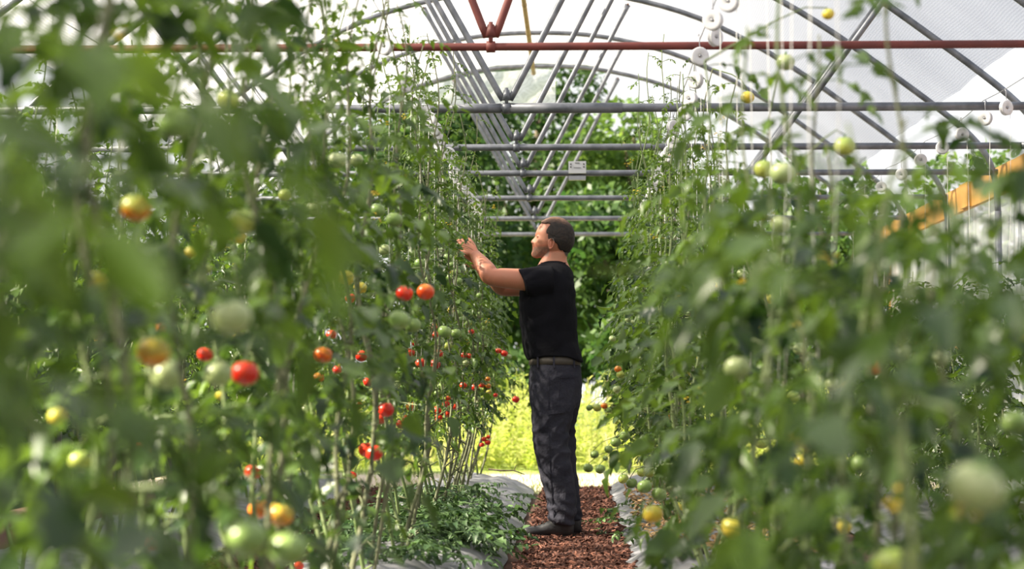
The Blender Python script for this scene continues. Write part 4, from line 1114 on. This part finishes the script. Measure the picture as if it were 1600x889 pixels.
# ------------------------------------------------------------------ outside: weeds, shrubs and trees
def leaf_cloud(rs, blobs, n, s0, s1, tint0, tint1):
    """leaf blades on and in the skins of the blobs; returns V, F, tint"""
    bl = np.array(blobs, float); wgt = (bl[:, 3] * bl[:, 4]); wgt = wgt / wgt.sum()
    k = rs.choice(len(bl), n, p=wgt); d = rs.normal(0, 1, (n, 3)); d /= np.linalg.norm(d, axis=1)[:, None]
    r = rs.uniform(.55, 1.05, n) ** .6
    P = bl[k, :3] + d * bl[k, 3:6] * r[:, None]
    a = rs.normal(0, 1, (n, 3)) + d * .4 + np.array([0, 0, -.4]); a /= np.linalg.norm(a, axis=1)[:, None]
    b = np.cross(a, rs.normal(0, 1, (n, 3))); b /= np.linalg.norm(b, axis=1)[:, None]; c = np.cross(a, b)
    L = rs.uniform(s0, s1, n)[:, None]
    V = np.stack([P, P + a * L * .5 + b * L * .26 + c * L * .05, P + a * L, P + a * L * .5 - b * L * .26 + c * L * .05], 1).reshape(-1, 3)
    F = np.arange(4 * n).reshape(-1, 4)
    t = np.repeat(np.clip(rs.uniform(tint0, tint1, n) + rs.normal(0, .08, n), 0, 1), 4)
    return V, F, t
M_tree = foliage_mat('tree_leaf', (0.035, 0.085, 0.022), (0.16, 0.27, 0.045), (0.04, 0.11, 0.02), (0.28, 0.42, 0.06), 0.5, 0.42)
M_bark = mat('bark', (0.10, 0.075, 0.05), 0.9, var=(0.17, 0.13, 0.09), scale=10, bump=0.4)
def tree(x, y, h, r, n, label, t0, t1, group, seed, low=0.15, cat='tree', s=(.10, .2)):
    rs = np.random.RandomState(seed); root = thing(cat if cat == 'shrub' else 'broadleaf_tree', (x, y, -.02), label, cat, group)
    m = MB(); tk = [(0, 0, 0)]
    for i in range(1, 7): tk.append((rs.normal(0, .03 * h) * i / 6, rs.normal(0, .03 * h) * i / 6, h * .85 * i / 6))
    m.tube(tk, [.03 * h * (1 - .13 * i) * (.6 if cat == 'shrub' else 1) for i in range(7)], 8)
    blobs = []
    for i in range(int(9 + r * 3)):
        t = low + (1 - low) * rs.rand(); rr = r * math.sin(PI * min(.97, .25 + .7 * t)) * rs.uniform(.3, .85); q = rs.uniform(0, 6.28)
        c = Vector((math.cos(q) * rr, math.sin(q) * rr, h * t * .92)); br = r * rs.uniform(.28, .48)
        blobs.append((*c, br, br, br * .75))
        a = Vector(tk[min(5, int(t * 5))]); m.tube([a, (a + c) / 2 + Vector((0, 0, -.03 * h)), c], [.011 * h, .008 * h, .003 * h], 6)
    m.build('trunk', M_bark, root)
    V, F, t = leaf_cloud(rs, blobs, n, s[0], s[1], t0, t1)
    link('crown', np_mesh('crown', V, F, M_tree, t), root)
    return root
TX = 'trees beyond the open end of the tunnel'
tree(-1.7, 30, 5.8, 2.3, 20000, 'dark shady tree beyond the open end, left of the man', 0.0, .25, TX, 11, .05)
tree(1.0, 31, 5.6, 1.8, 9000, 'bright yellow-green tree top right above the man beyond the open end', .45, 1.0, TX, 12, .35)
tree(0.5, 27.5, 3.7, 1.9, 16000, 'mid green tree directly behind the man beyond the open end', .02, .35, TX, 13, .05)
tree(-0.6, 34, 6.6, 2.4, 18000, 'dark green tree farthest back in the gap left of the man', .0, .35, TX, 14, .1)
tree(3.4, 28, 3.9, 2.0, 12000, 'green tree behind the right row of tomato plants', .05, .5, TX, 15, .08)
tree(6.2, 29.5, 4.0, 2.3, 9000, 'green tree at far right beyond the tunnel end', .2, .75, TX, 16, .08)
tree(-4.6, 28, 3.6, 2.3, 12000, 'dark green tree behind the left row beyond the tunnel end', .05, .5, TX, 17, .05)
tree(-8.0, 28, 3.8, 2.6, 9000, 'green tree at far left beyond the tunnel end', .05, .6, TX, 18, .05)
SX = 'shrubs outside the left side of the tunnel'
for i in range(6):
    tree(-5.6 - .4 * (i % 2), 10.5 + i * 2.3, 2.4 + .25 * (i % 3), 1.35, 4200, 'dark green shrub outside the open left side, behind both left rows', .0, .35, SX, 30 + i, .04, 'shrub', (.06, .12))

M_weed = foliage_mat('tall_weeds', (0.34, 0.42, 0.07), (0.80, 0.70, 0.42), (0.55, 0.68, 0.08), (0.85, 0.75, 0.40), 0.6, 0.45)
def weeds():
    rs = np.random.RandomState(3); V = []; F = []; T = []; b = 0
    for i in range(1900):
        x = rs.uniform(-7, 6.5); y = rs.uniform(20.7, 23.8); h = rs.uniform(.3, 1.0) * (0.7 + .5 * noise.noise(Vector((x * .9, y * .7, 2))) + .25)
        if y < 21.4: h *= .6
        dry = noise.noise(Vector((x * .8, y, 9))) > .05 and h < .5
        lean = rs.normal(0, .12, 2); p = np.array([x, y, -.03]); n = 6; tn = rs.uniform(.7, 1) if dry else rs.uniform(0, .45)
        q = [p + np.array([lean[0] * (k / n) ** 1.6 * h * 2, lean[1] * (k / n) ** 1.6 * h * 2, h * k / n]) for k in range(n + 1)]
        for k in range(n):       # stalk
            wv_ = .004; V += [q[k] - (wv_, 0, 0), q[k] + (wv_, 0, 0), q[k + 1] + (wv_, 0, 0), q[k + 1] - (wv_, 0, 0)]
            F.append([b, b + 1, b + 2, b + 3]); T += [tn] * 4; b += 4
            for s in range(5 if not dry else 2):
                az = rs.uniform(0, 6.28); L = rs.uniform(.05, .16) * (1.1 - .5 * k / n); d = np.array([math.cos(az), math.sin(az), rs.uniform(.1, 1.2)]); d /= np.linalg.norm(d)
                s_ = np.array([-math.sin(az), math.cos(az), 0]) * L * (.14 if not dry else .05); o = q[k] + (q[k + 1] - q[k]) * rs.rand()
                V += [o, o + d * L * .5 + s_, o + d * L + (0, 0, -.02), o + d * L * .5 - s_]; F.append([b, b + 1, b + 2, b + 3]); T += [min(1, max(0, tn + rs.normal(0, .07)))] * 4; b += 4
    o = link('tall_weeds', np_mesh('tall_weeds', np.array(V), np.array(F), M_weed, np.array(T)))
    tag(o, 'sunlit yellow-green weeds and dry grass beyond the open end', 'weeds', kind='stuff')
weeds()
M_grass = foliage_mat('short_grass', (0.10, 0.17, 0.03), (0.35, 0.38, 0.12), (0.2, 0.32, 0.05), (0.4, 0.45, 0.12), 0.6, 0.4)
def grass():
    rs = np.random.RandomState(5); V = []; F = []; T = []; b = 0
    for i in range(5200):
        y = 16.2 + abs(rs.normal(0, .5)) if rs.rand() < .65 else rs.uniform(17, 20.8); x = rs.uniform(-6, 6)
        h = rs.uniform(.03, .10); az = rs.uniform(0, 6.28); s_ = np.array([math.cos(az), math.sin(az), 0]) * .004; l = rs.normal(0, .03, 2)
        p = np.array([x, y, -.03]); t = p + (l[0], l[1], h)
        V += [p - s_, p + s_, (p + t) / 2 + s_, (p + t) / 2 - s_, (p + t) / 2 - s_, (p + t) / 2 + s_, t + (l[0] * .5, 0, -.005), t + (l[0] * .5, 0.001, -.005)]
        F += [[b, b + 1, b + 2, b + 3], [b + 4, b + 5, b + 6, b + 7]]; c = rs.rand(); T += [c] * 8; b += 8
    tag(link('short_grass', np_mesh('short_grass', np.array(V), np.array(F), M_grass, np.array(T))), 'sparse short grass between the bed ends and the sunlit track', 'grass', kind='stuff')
grass()
tag(tb.build('broken_branch', M_bark), 'thin broken twig sticking out over the end of the left bed', 'branch')
